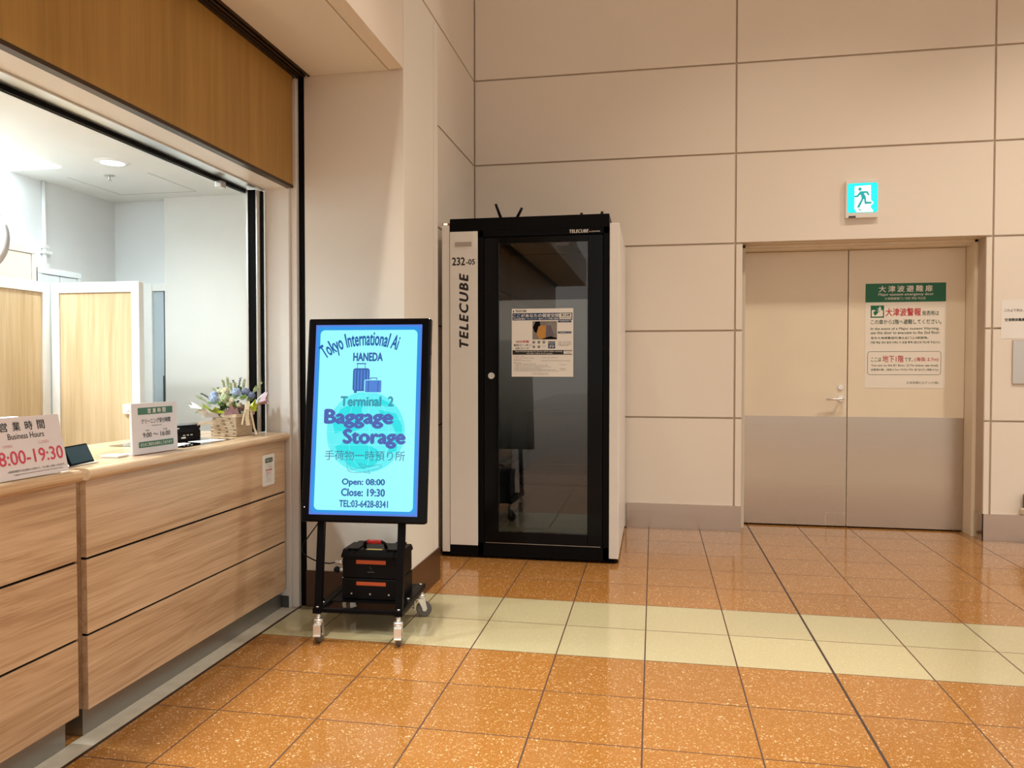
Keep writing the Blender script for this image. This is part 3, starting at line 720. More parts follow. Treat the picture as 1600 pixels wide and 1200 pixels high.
for c, d, wd, ht, cu in ((bp3(375, 660, -0.065), (-0.15, -1, 0), 0.045, 0.036, 0.7), (bp3(890, 640, -0.055), (0.5, -1, 0), 0.028, 0.070, 0.5), (bp3(260, 620, -0.035), (-0.9, -0.7, 0), 0.030, 0.045, 0.5)):
    q = MB(); sheet(c, d, wd, ht, q, cu, 0.25); q.build('lime_leaf', LIME, fb)
q = MB()
for k in range(420):
    a = random.random() * 6.283; rr = math.sqrt(random.random()); h_ = 0.10 + 0.085 * (1 - rr * rr) * random.uniform(0.55, 1.0)
    c = Vector((0.092 * rr * math.cos(a), 0.055 * rr * math.sin(a), h_)); d = Vector((math.cos(a) * rr, math.sin(a) * rr, random.uniform(0.1, 0.9))).normalized()
    e = d.cross(Vector((random.uniform(-1, 1), random.uniform(-1, 1), 0.5))).normalized(); L = random.uniform(0.014, 0.024)
    q.poly([c - d * L * 0.5, c + e * L * 0.28, c + d * L * 0.5, c - e * L * 0.28])
q.build('foliage', mat('deep_foliage', (0.10, 0.16, 0.06, 1), 0.6, var=0.4, nscale=50), fb)
def blossom(c, r, m_):
    mb = MB(); mb.ball(c, r * 0.8, 2)
    for k in range(90):
        z = 1 - 2 * (k + 0.5) / 90; a = k * 2.39996; s = math.sqrt(1 - z * z); n = Vector((s * math.cos(a), s * math.sin(a), z))
        e = n.cross(Vector((0.3, 0.5, 0.8))).normalized(); f = n.cross(e); p = Vector(c) + n * r * random.uniform(0.92, 1.06); w_ = r * 0.24
        aa = random.random() * 6; e2 = e * math.cos(aa) + f * math.sin(aa); f2 = n.cross(e2)
        mb.poly([p + e2 * w_ + n * 0.3 * w_, p + f2 * w_ - n * 0.3 * w_, p - e2 * w_ + n * 0.3 * w_, p - f2 * w_ - n * 0.3 * w_])
    return mb.build('blossom', m_, fb)
for cx, cy, y, r, m_, l in ((348, 448, -0.05, 0.023, BLUEF, 'pale blue blossom'), (350, 380, -0.02, 0.018, BLUEF, 'pale blue blossom'), (670, 350, -0.04, 0.023, BLUEF, 'pale blue blossom'), (810, 350, -0.01, 0.021, BLUED, 'slate blue blossom'), (890, 400, -0.02, 0.018, BLUED, 'slate blue blossom'),
        (500, 440, -0.05, 0.025, SAGE, 'sage green blossom'), (510, 335, -0.02, 0.022, CREAMF, 'cream blossom'), (430, 330, 0.01, 0.016, CREAMF, 'cream blossom'), (600, 470, -0.06, 0.014, CREAMF, 'cream blossom'), (700, 540, -0.06, 0.012, CREAMF, 'cream blossom'), (560, 520, -0.06, 0.013, CREAMF, 'cream blossom')):
    plabel(blossom(bp3(cx, cy, y), r, m_), l)
for cx, cy, y, s_ in ((770, 450, -0.055, 0.036), (430, 530, -0.065, 0.028), (650, 440, -0.05, 0.022), (560, 420, 0.0, 0.03), (720, 320, 0.01, 0.03), (620, 560, -0.05, 0.025), (860, 470, -0.02, 0.026), (300, 520, -0.03, 0.026)):
    q = MB(); c = bp3(cx, cy, y)
    for k in range(20):
        a = k * 2.4; el = -0.3 + 1.5 * random.random(); d = Vector((math.cos(a) * math.cos(el), math.sin(a) * math.cos(el), math.sin(el)))
        e = d.cross(Vector((0, 0.2, 1))).normalized(); L = s_ * random.uniform(0.7, 1.1)
        q.poly([c, c + d * L * 0.5 + e * L * 0.30, c + d * L, c + d * L * 0.5 - e * L * 0.30])
    q.build('leaf_cluster', FRESH, fb)
def sprig(base, tip, mat_, nm, leaf=0.008, n=12, ball=False):
    q = MB(); base, tip = Vector(base), Vector(tip); q.tube([base, base.lerp(tip, 0.5) + Vector((0, 0, 0.006)), tip], 0.0012, 5)
    for k in range(n):
        f = 0.35 + 0.65 * k / (n - 1); p = base.lerp(tip, f) + Vector((0, 0, 0.006 * math.sin(f * math.pi))); a = k * 2.4
        d = Vector((math.cos(a), math.sin(a), 0.5)).normalized()
        if ball: q.ball(p + d * leaf * 0.6, leaf * 0.5, 1, (1, 1, 0.8))
        else:
            g_ = ((tip - base).normalized() + d * 0.45).normalized(); e = g_.cross(Vector((0, -1, 0.1))).normalized(); L = leaf * 2.2
            q.poly([p, p + g_ * L * 0.5 + e * L * 0.10, p + g_ * L, p + g_ * L * 0.5 - e * L * 0.10])
    q.build(nm, mat_, fb)
for a, b in (((690, 380), (735, 130)), ((690, 380), (620, 165)), ((330, 500), (160, 368)), ((450, 420), (405, 280)), ((760, 420), (700, 250))): sprig(bp3(*a), bp3(*b, 0.01), EUC, 'eucalyptus_sprig', 0.0075, 14, True)
for a, b in (((560, 400), (545, 165)), ((520, 400), (480, 205)), ((300, 560), (130, 435)), ((300, 560), (135, 640)), ((850, 430), (1015, 240)), ((900, 520), (1100, 455)), ((760, 380), (790, 200)), ((600, 420), (590, 250)), ((860, 420), (985, 320)), ((660, 420), (650, 240)), ((420, 420), (350, 330))): sprig(bp3(*a), bp3(*b, random.uniform(-0.03, 0.03)), SAGE, 'fern_sprig', 0.012, 16)

# ------------------------------------------------------------------ office furniture
def framed_panel(label, p0, p1, z1, wood_m=OAKV, fw=0.05, name='partition_panel', cat='partition', frame_m=WHITE):
    d = Vector(p1) - Vector(p0); L = d.length
    t = thing(name, label, cat, (p0[0], p0[1], 0), math.atan2(d.y, d.x))
    f = MB(); f.box(0, fw, -0.02, 0.025, 0, z1, 0.003); f.box(L - fw, L, -0.02, 0.025, 0, z1, 0.003); f.box(fw, L - fw, -0.02, 0.025, z1 - 0.06, z1, 0.003); f.box(fw, L - fw, -0.02, 0.025, 0, 0.08, 0.003)
    f.build('frame', frame_m, t); MB().box(fw + 0.0005, L - fw - 0.0005, -0.008, 0.012, 0.081, z1 - 0.061).build('board', wood_m, t); return t
framed_panel('pale oak partition panel with white frame facing the hall, behind the counter', (-3.405, -0.345), (-2.842, -0.335), 1.80)
framed_panel('pale oak partition panel receding at the left edge of the office', (-3.425, -2.6), (-3.425, -0.372), 1.80)
t = thing('wall_outlet', 'white switch plate on the oak partition beside the green banded sign', 'switch', (-2.919, -0.3575, 1.073))
MB().box(-0.027, 0.027, -0.008, 0.0, -0.028, 0.028, 0.003).build('plate', WHITE, t); MB().box(-0.013, 0.013, -0.011, -0.0082, -0.016, 0.010, 0.002).build('rocker', PAPER, t)
# far door behind partition
t = thing('office_door', 'blue grey door in a white frame at the back of the office', 'door', (-3.42, 0.66, 0))
f = MB(); f.box(-3.62, -3.475, 0.64, 0.699, 0, 1.905, 0.003); f.box(-3.4745, -3.358, 0.645, 0.699, 1.85, 1.905, 0.003); f.build('frame', WHITE, t, True)
MB().box(-3.474, -3.395, 0.66, 0.69, 0.005, 1.848).build('leaf', BLUEDOOR, t, True); MB().box(-3.394, -3.360, 0.675, 0.69, 0.005, 1.848).build('gap_strip', DGRAY, t, True)
MB().box(-3.400, -3.394, 0.652, 0.6595, 1.05, 1.25, 0.001).build('pull', DGRAY, t, True)
# cabinets along the left wall (beige, then grey)
def cabinet(label, y0, y1, x0, x1, z1, m_, doors):
    t = thing('storage_cabinet', label, 'cabinet', ((x0 + x1) / 2, (y0 + y1) / 2, 0))
    f = MB(); f.box(x0, x1 - 0.02, y0, y1, 0, z1, 0.003); f.box(x1 - 0.02, x1, y0, y1, z1 - 0.035, z1, 0.002); f.box(x1 - 0.02, x1, y0, y0 + 0.03, 0, z1 - 0.036, 0.002); f.box(x1 - 0.02, x1, y1 - 0.03, y1, 0, z1 - 0.036, 0.002)
    f.build('carcass', m_, t, True)
    w_ = (y1 - y0 - 0.062) / doors
    for k in range(doors):
        a = y0 + 0.031 + k * w_
        dr = MB().box(x1 - 0.019, x1 - 0.005, a + 0.002, a + w_ - 0.002, 0.04, z1 - 0.038, 0.001).build('door', m_, t, True)
        MB().box(x1 - 0.005, x1 + 0.003, a + w_ - 0.02, a + w_ - 0.008, z1 - 0.22, z1 - 0.19, 0.001).build('latch', WHITE, dr, True)
    return t
cabinet('tall beige storage cabinet behind the left oak partition', -2.2, -0.362, -3.79, -3.50, 2.003, BEIGECAB, 2)
cabinet('grey steel cabinet lower than the beige one beside it', -0.352, -0.006, -3.79, -3.50, 1.898, PVCGRAY, 2)
q = MB(); q.cyl((-3.796, 0.03, 0.3), (-3.796, 0.03, 2.499), 0.013, n=12); q.box(-3.809, -3.775, 0.005, 0.075, 2.035, 2.055, 0.002); q.box(-3.809, -3.777, 0.01, 0.05, 1.94, 1.975, 0.002); q.box(-3.809, -3.777, 0.01, 0.05, 2.07, 2.09, 0.002)
tag(q.build('wall_conduit', WHITE, origin=(-3.8, 0.03, 0.3)), 'thin white conduit running up the office wall to the ceiling', 'pipe')
# clock (mostly beyond the left edge), hanging from the ceiling
r_, u_, f_ = Vector((math.cos(YAW), math.sin(YAW), 0)), Vector((0, 0, 1)), Vector((-math.sin(YAW), math.cos(YAW), 0))
ck = thing('wall_clock', 'round grey rimmed clock hanging at the left edge of the office opening', 'clock', tuple(CAM + f_ * 3.35 + r_ * (-845 / 1194.9 * 3.35) + u_ * (1.317 * 0 + (572 - 372) / 1194.9 * 3.35)), YAW)
q = MB(); q.cyl((0, 0.03, 0), (0, -0.004, 0), 0.160, 0.156, 48); q.build('rim', mat('clock_gray', (0.55, 0.56, 0.58, 1), 0.3), ck)
MB().cyl((0, -0.004, 0), (0, -0.008, 0), 0.140, n=48).build('face', PAPER, ck)
q = MB()
for k in range(12):
    a = k * math.pi / 6; q.box(-0.003, 0.003, -0.0105, -0.0085, 0.112, 0.132, M=Matrix.Rotation(a, 4, 'Y'))
q.build('hour_marks', INK, ck)
q = MB(); q.box(-0.004, 0.004, -0.0125, -0.0108, -0.02, 0.075, M=Matrix.Rotation(2.0, 4, 'Y')); q.build('hour_hand', INK, ck)
q = MB(); q.box(-0.003, 0.003, -0.0145, -0.0128, -0.02, 0.105, M=Matrix.Rotation(-2.6, 4, 'Y')); q.build('minute_hand', INK, ck)
MB().cyl((0, 0.015, 0.157), (0, 0.015, OFFICE_Z - ck.location.z - 0.001), 0.006, n=10).build('hanger_rod', WHITE, ck)

# ------------------------------------------------------------------ digital signage on casters
DS = thing('digital_sign', 'tall black wheeled display with a bright cyan baggage storage picture', 'digital sign', (-1.335, -0.851, 0), math.radians(3.5))
LEAN = math.atan2(0.12, 0.97)
SW, SH, ST = 0.612, 0.984, 0.045
# screen frame: local plane, bottom-left corner at (u0, v0, z0), leaning back
MS = Matrix.Translation((-0.290, 0.020, 0.574)) @ Matrix.Rotation(-LEAN, 4, 'X')
scr = MB().box(0, SW, 0, ST, 0, SH, 0.010, seg=3, M=MS).build('screen_panel', BLACKG, DS)
PX0, PX1, PZ0, PZ1 = 0.040, SW - 0.041, 0.036, SH - 0.032
def sp(cx, cy):   # picture coordinates from the close view (pixels) -> panel metres
    k = (cy - 98) / 1020.0; xl = 103 - 43 * k; xr = 655 - 27 * k
    s = (cx - xl) / (xr - xl); tt = 1 - (cy - 98) / (1122 - 98)
    return PX0 + s * (PX1 - PX0), PZ0 + tt * (PZ1 - PZ0)
E_BORDER = emit('screen_blue', rgb(75, 125, 225)); E_RING = emit('screen_azure', rgb(0, 150, 232)); E_BG = emit('screen_cyan', rgb(150, 250, 255), 1.05)
E_GLOBE = emit('screen_globe', rgb(92, 240, 246)); E_LAND = emit('screen_land', rgb(0, 226, 232)); E_TXT = emit('screen_text_blue', rgb(28, 92, 168)); E_TEAL = emit('screen_teal', rgb(40, 150, 175))
E_PURP = emit('screen_indigo', rgb(62, 92, 176)); E_NAVY = emit('screen_slate', rgb(60, 110, 150)); E_PINK = emit('screen_red', rgb(190, 70, 110)); E_SUIT = emit('screen_suitcase', rgb(70, 128, 214))
def layer(k): return -0.0004 * k
def flat(mb, pts, k, mi=0): mb.poly([(p[0], layer(k), p[1]) for p in pts], mi)
q = MB(); flat(q, [(PX0, PZ0), (PX1, PZ0), (PX1, PZ1), (PX0, PZ1)], 1, 0)
flat(q, rrect(PX0 + 0.010, PX1 - 0.009, PZ0 + 0.010, PZ1 - 0.010, 0.022, 6), 2, 1)
flat(q, rrect(PX0 + 0.024, PX1 - 0.022, PZ0 + 0.022, PZ1 - 0.026, 0.022, 6), 3, 2)
q.xf(MS); plabel(q.build('picture', [E_BORDER, E_RING, E_BG], scr), 'lit cyan picture with blue border')
# globe
q = MB(); gc = sp(360, 680); gr = sp(360 + 205, 680)[0] - gc[0]
flat(q, [(gc[0] + gr * math.cos(2 * math.pi * k / 64), gc[1] + gr * math.sin(2 * math.pi * k / 64)) for k in range(64)], 4, 0)
def land(pts): flat(q, [sp(x, y) for x, y in pts], 5, 1)
land([(190, 640), (230, 560), (300, 520), (360, 505), (340, 560), (350, 620), (330, 665), (290, 680), (260, 700), (230, 680), (200, 690)])
land([(200, 760), (250, 735), (350, 740), (420, 770), (440, 820), (400, 860), (350, 880), (290, 868), (230, 820)])
land([(430, 560), (520, 580), (548, 640), (555, 700), (520, 690), (500, 640), (450, 620)])
land([(480, 720), (530, 720), (520, 780), (480, 790)])
land([(390, 505), (440, 500), (500, 530), (470, 545), (410, 530)])
for k in range(-2, 3):
    yy = 680 + k * 70; hw = math.sqrt(max(0, 205 ** 2 - (k * 70) ** 2)); a, b = sp(360 - hw, yy), sp(360 + hw, yy)
    flat(q, [(a[0], a[1]), (b[0], b[1]), (b[0], b[1] + 0.0012), (a[0], a[1] + 0.0012)], 5.5, 2)
for k in (-1, -0.45, 0.1, 0.6):
    pts = [sp(360 + 205 * k * math.cos(a) + 0, 680 + 205 * math.sin(a)) for a in [(-80 + 10 * i) * math.pi / 180 for i in range(17)]]
    for a, b in zip(pts, pts[1:]): flat(q, [(a[0], a[1]), (a[0] + 0.0014, a[1]), (b[0] + 0.0014, b[1]), (b[0], b[1])], 5.6, 2)
q.xf(MS); plabel(q.build('globe_graphic', [E_GLOBE, E_LAND, E_BG], scr), 'pale turquoise globe')
def stext(mb, s, cx0, cx1, cyt, cyb, bold=0.0, spacing=1.0, mi=0):
    a = sp(cx0, (cyt + cyb) / 2); b = sp(cx1, (cyt + cyb) / 2); zt = sp(360, cyt)[1]; zb = sp(360, cyb)[1]
    put_text(mb, s, a[0], b[0], zb, zt, layer(7), bold, spacing, mi=mi)
q = MB()
stext(q, 'HANEDA', 297, 452, 250, 298, 0.05)
stext(q, 'Open: 08:00', 236, 462, 928, 972, 0.04); stext(q, 'Close: 19:30', 232, 462, 980, 1022, 0.04); stext(q, 'TEL:03-6428-8341', 222, 478, 1042, 1080, 0.035)
# curved line
word = 'Tokyo International Ai'
me = glyphs(word, 0.03); tw = max(v.co.x for v in me.vertices); bpy.data.meshes.remove(me)
Apx = [(150, 285), (205, 248), (262, 224), (330, 212), (400, 210), (460, 217), (525, 236)]
path = [Vector(sp(x, y)) for x, y in Apx]
fine = []
for i in range(len(path) - 1):
    p0, p1, p2, p3 = path[max(0, i - 1)], path[i], path[i + 1], path[min(len(path) - 1, i + 2)]
    for k in range(10):
        u = k / 10; fine.append(0.5 * ((2 * p1) + (p2 - p0) * u + (2 * p0 - 5 * p1 + 4 * p2 - p3) * u * u + (3 * p1 - p0 - 3 * p2 + p3) * u ** 3))
fine.append(path[-1])
cum = [0.0]
for a, b in zip(fine, fine[1:]): cum.append(cum[-1] + (b - a).length)
def on_path(dst):
    for i in range(len(cum) - 1):
        if cum[i + 1] >= dst or i == len(cum) - 2:
            u = (dst - cum[i]) / (cum[i + 1] - cum[i]); return fine[i].lerp(fine[i + 1], u), (fine[i + 1] - fine[i]).normalized()
me = glyphs(word, 0.03); bmm = bmesh.new(); bmm.from_mesh(me); bpy.data.meshes.remove(me)
kx = cum[-1] / tw; kz = 0.070 / 0.72
# letters stay upright along the path: bend every vertex
for v in bmm.verts:
    p, d = on_path(max(0.0, min(cum[-1], v.co.x * kx))); n = Vector((-d.y, d.x))
    r = p + n * (v.co.y * kz); v.co = Vector((r.x, layer(7), r.y))
q._merge(bmm)
q.xf(MS); plabel(q.build('lettering', E_TXT, scr), 'blue lettering')
q = MB(); stext(q, 'Terminal  2', 230, 508, 487, 543, 0.045); q.xf(MS); plabel(q.build('lettering', E_TEAL, scr), 'teal lettering')
q = MB(); stext(q, 'Baggage', 143, 507, 557, 662, 0.055); stext(q, 'Storage', 240, 570, 662, 768, 0.055); q.xf(MS); plabel(q.build('lettering', E_PURP, scr), 'large indigo lettering')
q = MB(); stext(q, '手荷物一時預り所', 147, 565, 780, 832, -0.004); q.xf(MS); plabel(q.build('lettering', E_NAVY, scr), 'thin slate lettering')
# suitcases
q = MB()
def bx(x0, x1, y0, y1, k, mi, r=0.006):
    a, b = sp(x0, (y0 + y1) / 2), sp(x1, (y0 + y1) / 2); flat(q, rrect(a[0], b[0], sp(360, y1)[1], sp(360, y0)[1], min(r, (b[0] - a[0]) * 0.45), 3), k, mi)
bx(315, 365, 308, 314, 6, 0, 0.001); bx(318, 321, 314, 338, 6, 0, 0.001); bx(358, 361, 314, 338, 6, 0, 0.001)
bx(295, 382, 336, 460, 6, 0, 0.012)
for k in range(5): bx(303 + k * 16, 311 + k * 16, 344, 453, 6.5, 1, 0.003)
bx(300, 316, 460, 470, 6, 0, 0.003); bx(355, 447, 398, 470, 6.8, 2, 0.006); bx(359, 443, 402, 466, 7, 1, 0.004); bx(374, 378, 402, 466, 7.3, 0, 0.001); bx(424, 428, 402, 466, 7.3, 0, 0.001)
bx(385, 422, 387, 391, 6.8, 0, 0.001); bx(385, 389, 387, 400, 6.8, 0, 0.001); bx(418, 422, 387, 400, 6.8, 0, 0.001)
q.xf(MS); plabel(q.build('suitcase_graphic', [E_TXT, E_SUIT, E_BG], scr), 'blue suitcase symbol')
# aeroplane outline
q = MB()
def stroke(pts, wd=0.0016, k=7):
    P = [Vector(sp(x, y)) for x, y in pts]
    for a, b in zip(P, P[1:]):
        d = (b - a).normalized(); n = Vector((-d.y, d.x)) * wd / 2; flat(q, [a + n, a - n, b - n, b + n], k)
stroke([(270, 890), (300, 898), (350, 893), (430, 873), (445, 862), (440, 855), (420, 853), (345, 868), (290, 880), (268, 848), (262, 846), (270, 890)])
stroke([(345, 868), (325, 850), (338, 850), (375, 862)]); stroke([(350, 893), (385, 900), (375, 884)]); stroke([(268, 885), (285, 886)])
for k in range(6): stroke([(350 + k * 11, 872 - k * 2.4), (355 + k * 11, 871 - k * 2.4)], 0.002)
q.xf(MS); q.build('aeroplane_graphic', E_NAVY, scr)
q = MB(); q.cyl((0.017, 0.0, 0.070), (0.017, -0.001, 0.070), 0.0022, n=10, M=MS); plabel(q.build('power_indicator', emit('indicator_white', (1, 1, 1), 2.0), scr), 'tiny white light')
# posts and base
for sx_ in (-1, 1):
    q = MB(); Mp = Matrix.Translation((sx_ * 0.198, 0.0, 0.150)) @ Matrix.Rotation(-LEAN, 4, 'X')
    q.box(-0.0165, 0.0165, -0.008, 0.022, 0, 0.46, 0.002, M=Mp); q.box(-0.0165, 0.0165, 0.073 - 0.062, 0.090 - 0.064, 0.45, 1.2, M=Mp @ Matrix.Translation((0, 0.014, 0)))
    q.build('post', BLACK, DS)
    q = MB().prism([(0.015, 0.172), (0.015, 0.245), (0.095, 0.172)], sx_ * 0.198 - 0.003, sx_ * 0.198 + 0.003, 'x'); q.build('gusset', BLACK, DS)
q = MB()
for sx_ in (-1, 1): q.box(sx_ * 0.198 - 0.02, sx_ * 0.198 + 0.02, -0.018, 0.455, 0.145, 0.172, 0.003)
q.box(-0.178, 0.178, -0.012, 0.012, 0.150, 0.168, 0.002); q.box(-0.178, 0.178, 0.425, 0.455, 0.150, 0.168, 0.002)
q.build('base_frame', BLACK, DS)
q = MB().box(-0.178, 0.178, 0.115, 0.425, 0.163, 0.168); q.build('tray', BLACK, DS)
for x, y in ((-0.198, 0.07), (-0.198, 0.40), (0.198, 0.17), (0.198, 0.42), (-0.198, -0.004), (0.198, -0.004)): plabel(MB().cyl((x, y, 0.172), (x, y, 0.178), 0.007, n=10).build('bolt', CHROME, DS), 'silver bolt')
def caster(x, y, ang):
    Mc = Matrix.Translation((x, y, 0)) @ Matrix.Rotation(ang, 4, 'Z')
    pl_ = MB(); pl_.cyl((0, 0, 0.118), (0, 0, 0.146), 0.011, n=16, M=Mc); pl_.cyl((0, 0, 0.108), (0, 0, 0.119), 0.024, 0.020, 20, M=Mc); pl_.cyl((0, 0, 0.100), (0, 0, 0.108), 0.020, 0.024, 20, M=Mc)
    o = plabel(pl_.build('caster', CHROME, DS), 'chrome swivel caster')
    fk = MB()
    for s in (-1, 1): fk.prism([(-0.018, 0.098), (0.020, 0.098), (0.032, 0.045), (0.024, 0.030), (0.012, 0.036)], s * 0.0175 - 0.0015, s * 0.0175 + 0.0015, 'x', M=Mc)
    fk.box(-0.019, 0.019, -0.019, 0.021, 0.0955, 0.0995, 0.001, M=Mc); fk.build('fork', CHROME, o)
    wh = MB(); Mw = Mc @ Matrix.Translation((0, 0.017, 0.0405))
    wh.cyl((-0.013, 0, 0), (0.013, 0, 0), 0.0335, n=32, M=Mw, mi=0); wh.cyl((-0.009, 0, 0), (0.009, 0, 0), 0.0400, n=32, M=Mw); wh.cyl((-0.011, 0, 0), (0.011, 0, 0), 0.0385, n=32, M=Mw)
    plabel(wh.build('wheel', RUBBER, o), 'grey rubber wheel')
    hb = MB(); hb.cyl((-0.0155, 0, 0), (0.0155, 0, 0), 0.010, n=16, M=Mw); hb.build('hub', CHROME, o)
    bk_ = MB(); bk_.box(-0.018, 0.018, -0.034, -0.029, 0.046, 0.096, 0.002, M=Mc); bk_.box(-0.018, 0.018, -0.042, -0.030, 0.042, 0.048, 0.002, M=Mc); bk_.box(-0.016, 0.016, -0.032, -0.012, 0.092, 0.096, 0.001, M=Mc)
    bk_.build('brake_pedal', CHROME, o)
caster(-0.195, 0.0, 0.1); caster(0.195, 0.0, 0.15); caster(0.195, 0.437, -1.25); caster(-0.195, 0.437, 1.0)
# ------------------------------------------------------------------ portable power case on the tray
PC = thing('power_case', 'black portable power case with red handle on the display base', 'power case', (-1.330, -0.600, 0.168), math.radians(2.0))
HW, HD = 0.150, 0.105
MB().box(-HW, HW, -HD, HD, 0.0005, 0.105, 0.006).build('lower_body', BLACKP, PC)
MB().box(-HW + 0.002, HW - 0.002, -HD + 0.002, HD - 0.002, 0.1065, 0.205, 0.006).build('upper_body', BLACKP, PC)
q = MB(); q.prism([(-HD - 0.002, 0.2065), (-HD - 0.002, 0.217), (-HD + 0.028, 0.242), (HD - 0.028, 0.242), (HD + 0.002, 0.217), (HD + 0.002, 0.2065)], -HW - 0.002, HW + 0.002, 'x')
for x in (-0.10, 0.10): q.box(x - 0.028, x + 0.028, -HD + 0.02, HD - 0.02, 0.2421, 0.249, 0.003); q.prism([(-HD - 0.006, 0.206), (-HD - 0.006, 0.218), (-HD + 0.03, 0.247), (-HD + 0.035, 0.242), (-HD + 0.002, 0.21)], x - 0.012, x + 0.012, 'x')
q.build('lid', BLACKP, PC)
q = MB(); q.tube([(-0.055, -0.03, 0.242), (-0.052, -0.045, 0.268), (-0.04, -0.048, 0.276), (0.04, -0.048, 0.276), (0.052, -0.045, 0.268), (0.055, -0.03, 0.242)], 0.008, 10); q.build('handle', BLACKP, PC)
q = MB(); q.tube([(-0.036, -0.048, 0.276), (0.036, -0.048, 0.276)], 0.0105, 12); plabel(q.build('grip', REDH, PC), 'red grip')
for a, b in ((0.072, 0.090), (0.178, 0.197)): plabel(MB().box(-0.075, 0.075, -HD - 0.0012, -HD + 0.0015, a, b, 0.0003).build('strip', ORANGE, PC), 'orange strip')
q = MB(); q.box(-0.035, 0.045, -HD + 0.030, -HD + 0.050, 0.2422, 0.2428); plabel(q.build('sticker', YELLOW, PC), 'yellow sticker')
q = MB()
q.tube([(-0.006, -HD - 0.0002, 0.150), (-0.006, -HD - 0.0004, 0.166), (0.0, -HD - 0.0004, 0.160), (0.006, -HD - 0.0002, 0.148)], 0.0007, 5); q.box(-0.018, 0.018, -HD - 0.001, -HD + 0.0015, 0.138, 0.1395)
plabel(q.build('maker_mark', INKG, PC), 'small grey emblem')
RVS = [((x, -HD - 0.002, 0.030), (x, -HD + 0.001, 0.030)) for x in (-0.10, -0.005, 0.09)]
for z in (0.03, 0.07, 0.10): RVS += [((-HW - 0.003, -HD + 0.02, z), (-HW + 0.001, -HD + 0.02, z)), ((HW + 0.003, -HD + 0.02, z), (HW - 0.001, -HD + 0.02, z))]
for a, b in RVS: plabel(MB().cyl(a, b, 0.0045, n=10).build('rivet', CHROME, PC), 'silver rivet')
q = MB(); q.cyl((-HW - 0.045, -0.07, 0.172), (-HW + 0.004, -0.07, 0.172), 0.009, 0.012, 16); q.cyl((-HW - 0.028, -0.07, 0.172), (-HW - 0.004, -0.07, 0.172), 0.0115, n=16); plabel(q.build('cable_plug', CHROME, PC), 'silver cable plug')
q = MB(); q.cyl((-HW - 0.022, -0.075, 0.137), (-HW + 0.004, -0.075, 0.137), 0.008, n=16); plabel(q.build('socket', CHROME, PC), 'silver socket')
q = MB(); q.ball((-HW - 0.036, -0.075, 0.137), 0.017, 2); q.build('socket_cap', BLACKP, PC)
# cable from case to the display
cb = MB(); P0 = WM[PC] @ Vector((-HW - 0.045, -0.07, 0.172))
pts = [P0, P0 + Vector((-0.03, -0.02, -0.002)), P0 + Vector((-0.075, -0.06, 0.018)), P0 + Vector((-0.13, -0.08, 0.055)), P0 + Vector((-0.150, -0.06, 0.085)), P0 + Vector((-0.130, -0.03, 0.13)), P0 + Vector((-0.09, 0.01, 0.20)), P0 + Vector((-0.06, 0.02, 0.27))]
def smooth(pts, n=6):
    out = []
    for i in range(len(pts) - 1):
        p0, p1, p2, p3 = pts[max(0, i - 1)], pts[i], pts[i + 1], pts[min(len(pts) - 1, i + 2)]
        for k in range(n):
            u = k / n; out.append(0.5 * ((2 * p1) + (p2 - p0) * u + (2 * p0 - 5 * p1 + 4 * p2 - p3) * u * u + (3 * p1 - p0 - 3 * p2 + p3) * u ** 3))
    return out + [pts[-1]]
cb.tube(smooth(pts), 0.0032, 8)
tag(cb.build('power_cable', BLACK, origin=tuple(P0)), 'thin black cable looping from the power case up to the display', 'cable')

# ------------------------------------------------------------------ phone booth
BX0, BX1, BY = -1.345, -0.258, 0.85
BT = thing('phone_booth', 'tall black and white private work booth with glass door by the wall', 'phone booth', (-0.80, 1.43, 0))
BB = 2.01
q = MB()
q.box(BX0, BX1, BY, BB, 2.238, 2.325, 0.004); q.box(BX0 + 0.198, BX1, BY, BY + 0.06, 2.196, 2.239, 0.001)                           # roof band
q.box(BX0, BX1, BY + 0.02, BB, 0.018, 0.086, 0.003)                    # floor
q.box(BX0, BX0 + 0.03, BY + 0.03, BB, 0.08, 2.24); q.box(BX1 - 0.03, BX1, BY + 0.03, BB, 0.08, 2.24); q.box(BX0, BX1, BB - 0.03, BB, 0.08, 2.24)
q.box(BX0 + 0.198, BX0 + 0.236, BY, BY + 0.06, 0.02, 2.24, 0.002); q.box(BX1 - 0.038, BX1, BY, BY + 0.06, 0.02, 2.24, 0.002)
q.box(BX0, BX1, BY, BY + 0.06, 0.018, 0.108, 0.002)
q.box(BX0 + 0.198, BX0 + 0.21, BY + 0.06, BB - 0.03, 0.08, 2.24)
q.build('booth_frame', BLACK, BT, True)
for x0, x1, lab in ((-1.402, -1.347, 'white left side panel'), (-0.256, -0.193, 'white right side panel')):
    plabel(MB().box(x0, x1, BY + 0.002, BB, 0.034, 2.262 if x0 > -1 else 2.282, 0.004).build('side_panel', WHITEP, BT, True), lab)
q = MB(); q.box(BX0 + 0.002, BX0 + 0.197, BY - 0.004, BY + 0.02, 0.087, 2.236, 0.002); fp = q.build('front_panel', WHITEP, BT, True)
b = MB(); put_text(b, '232', -1.328, -1.236, 2.006, 2.062, BY - 0.0046, 0.03); put_text(b, '-05', -1.229, -1.166, 2.010, 2.048, BY - 0.0046, 0.025)
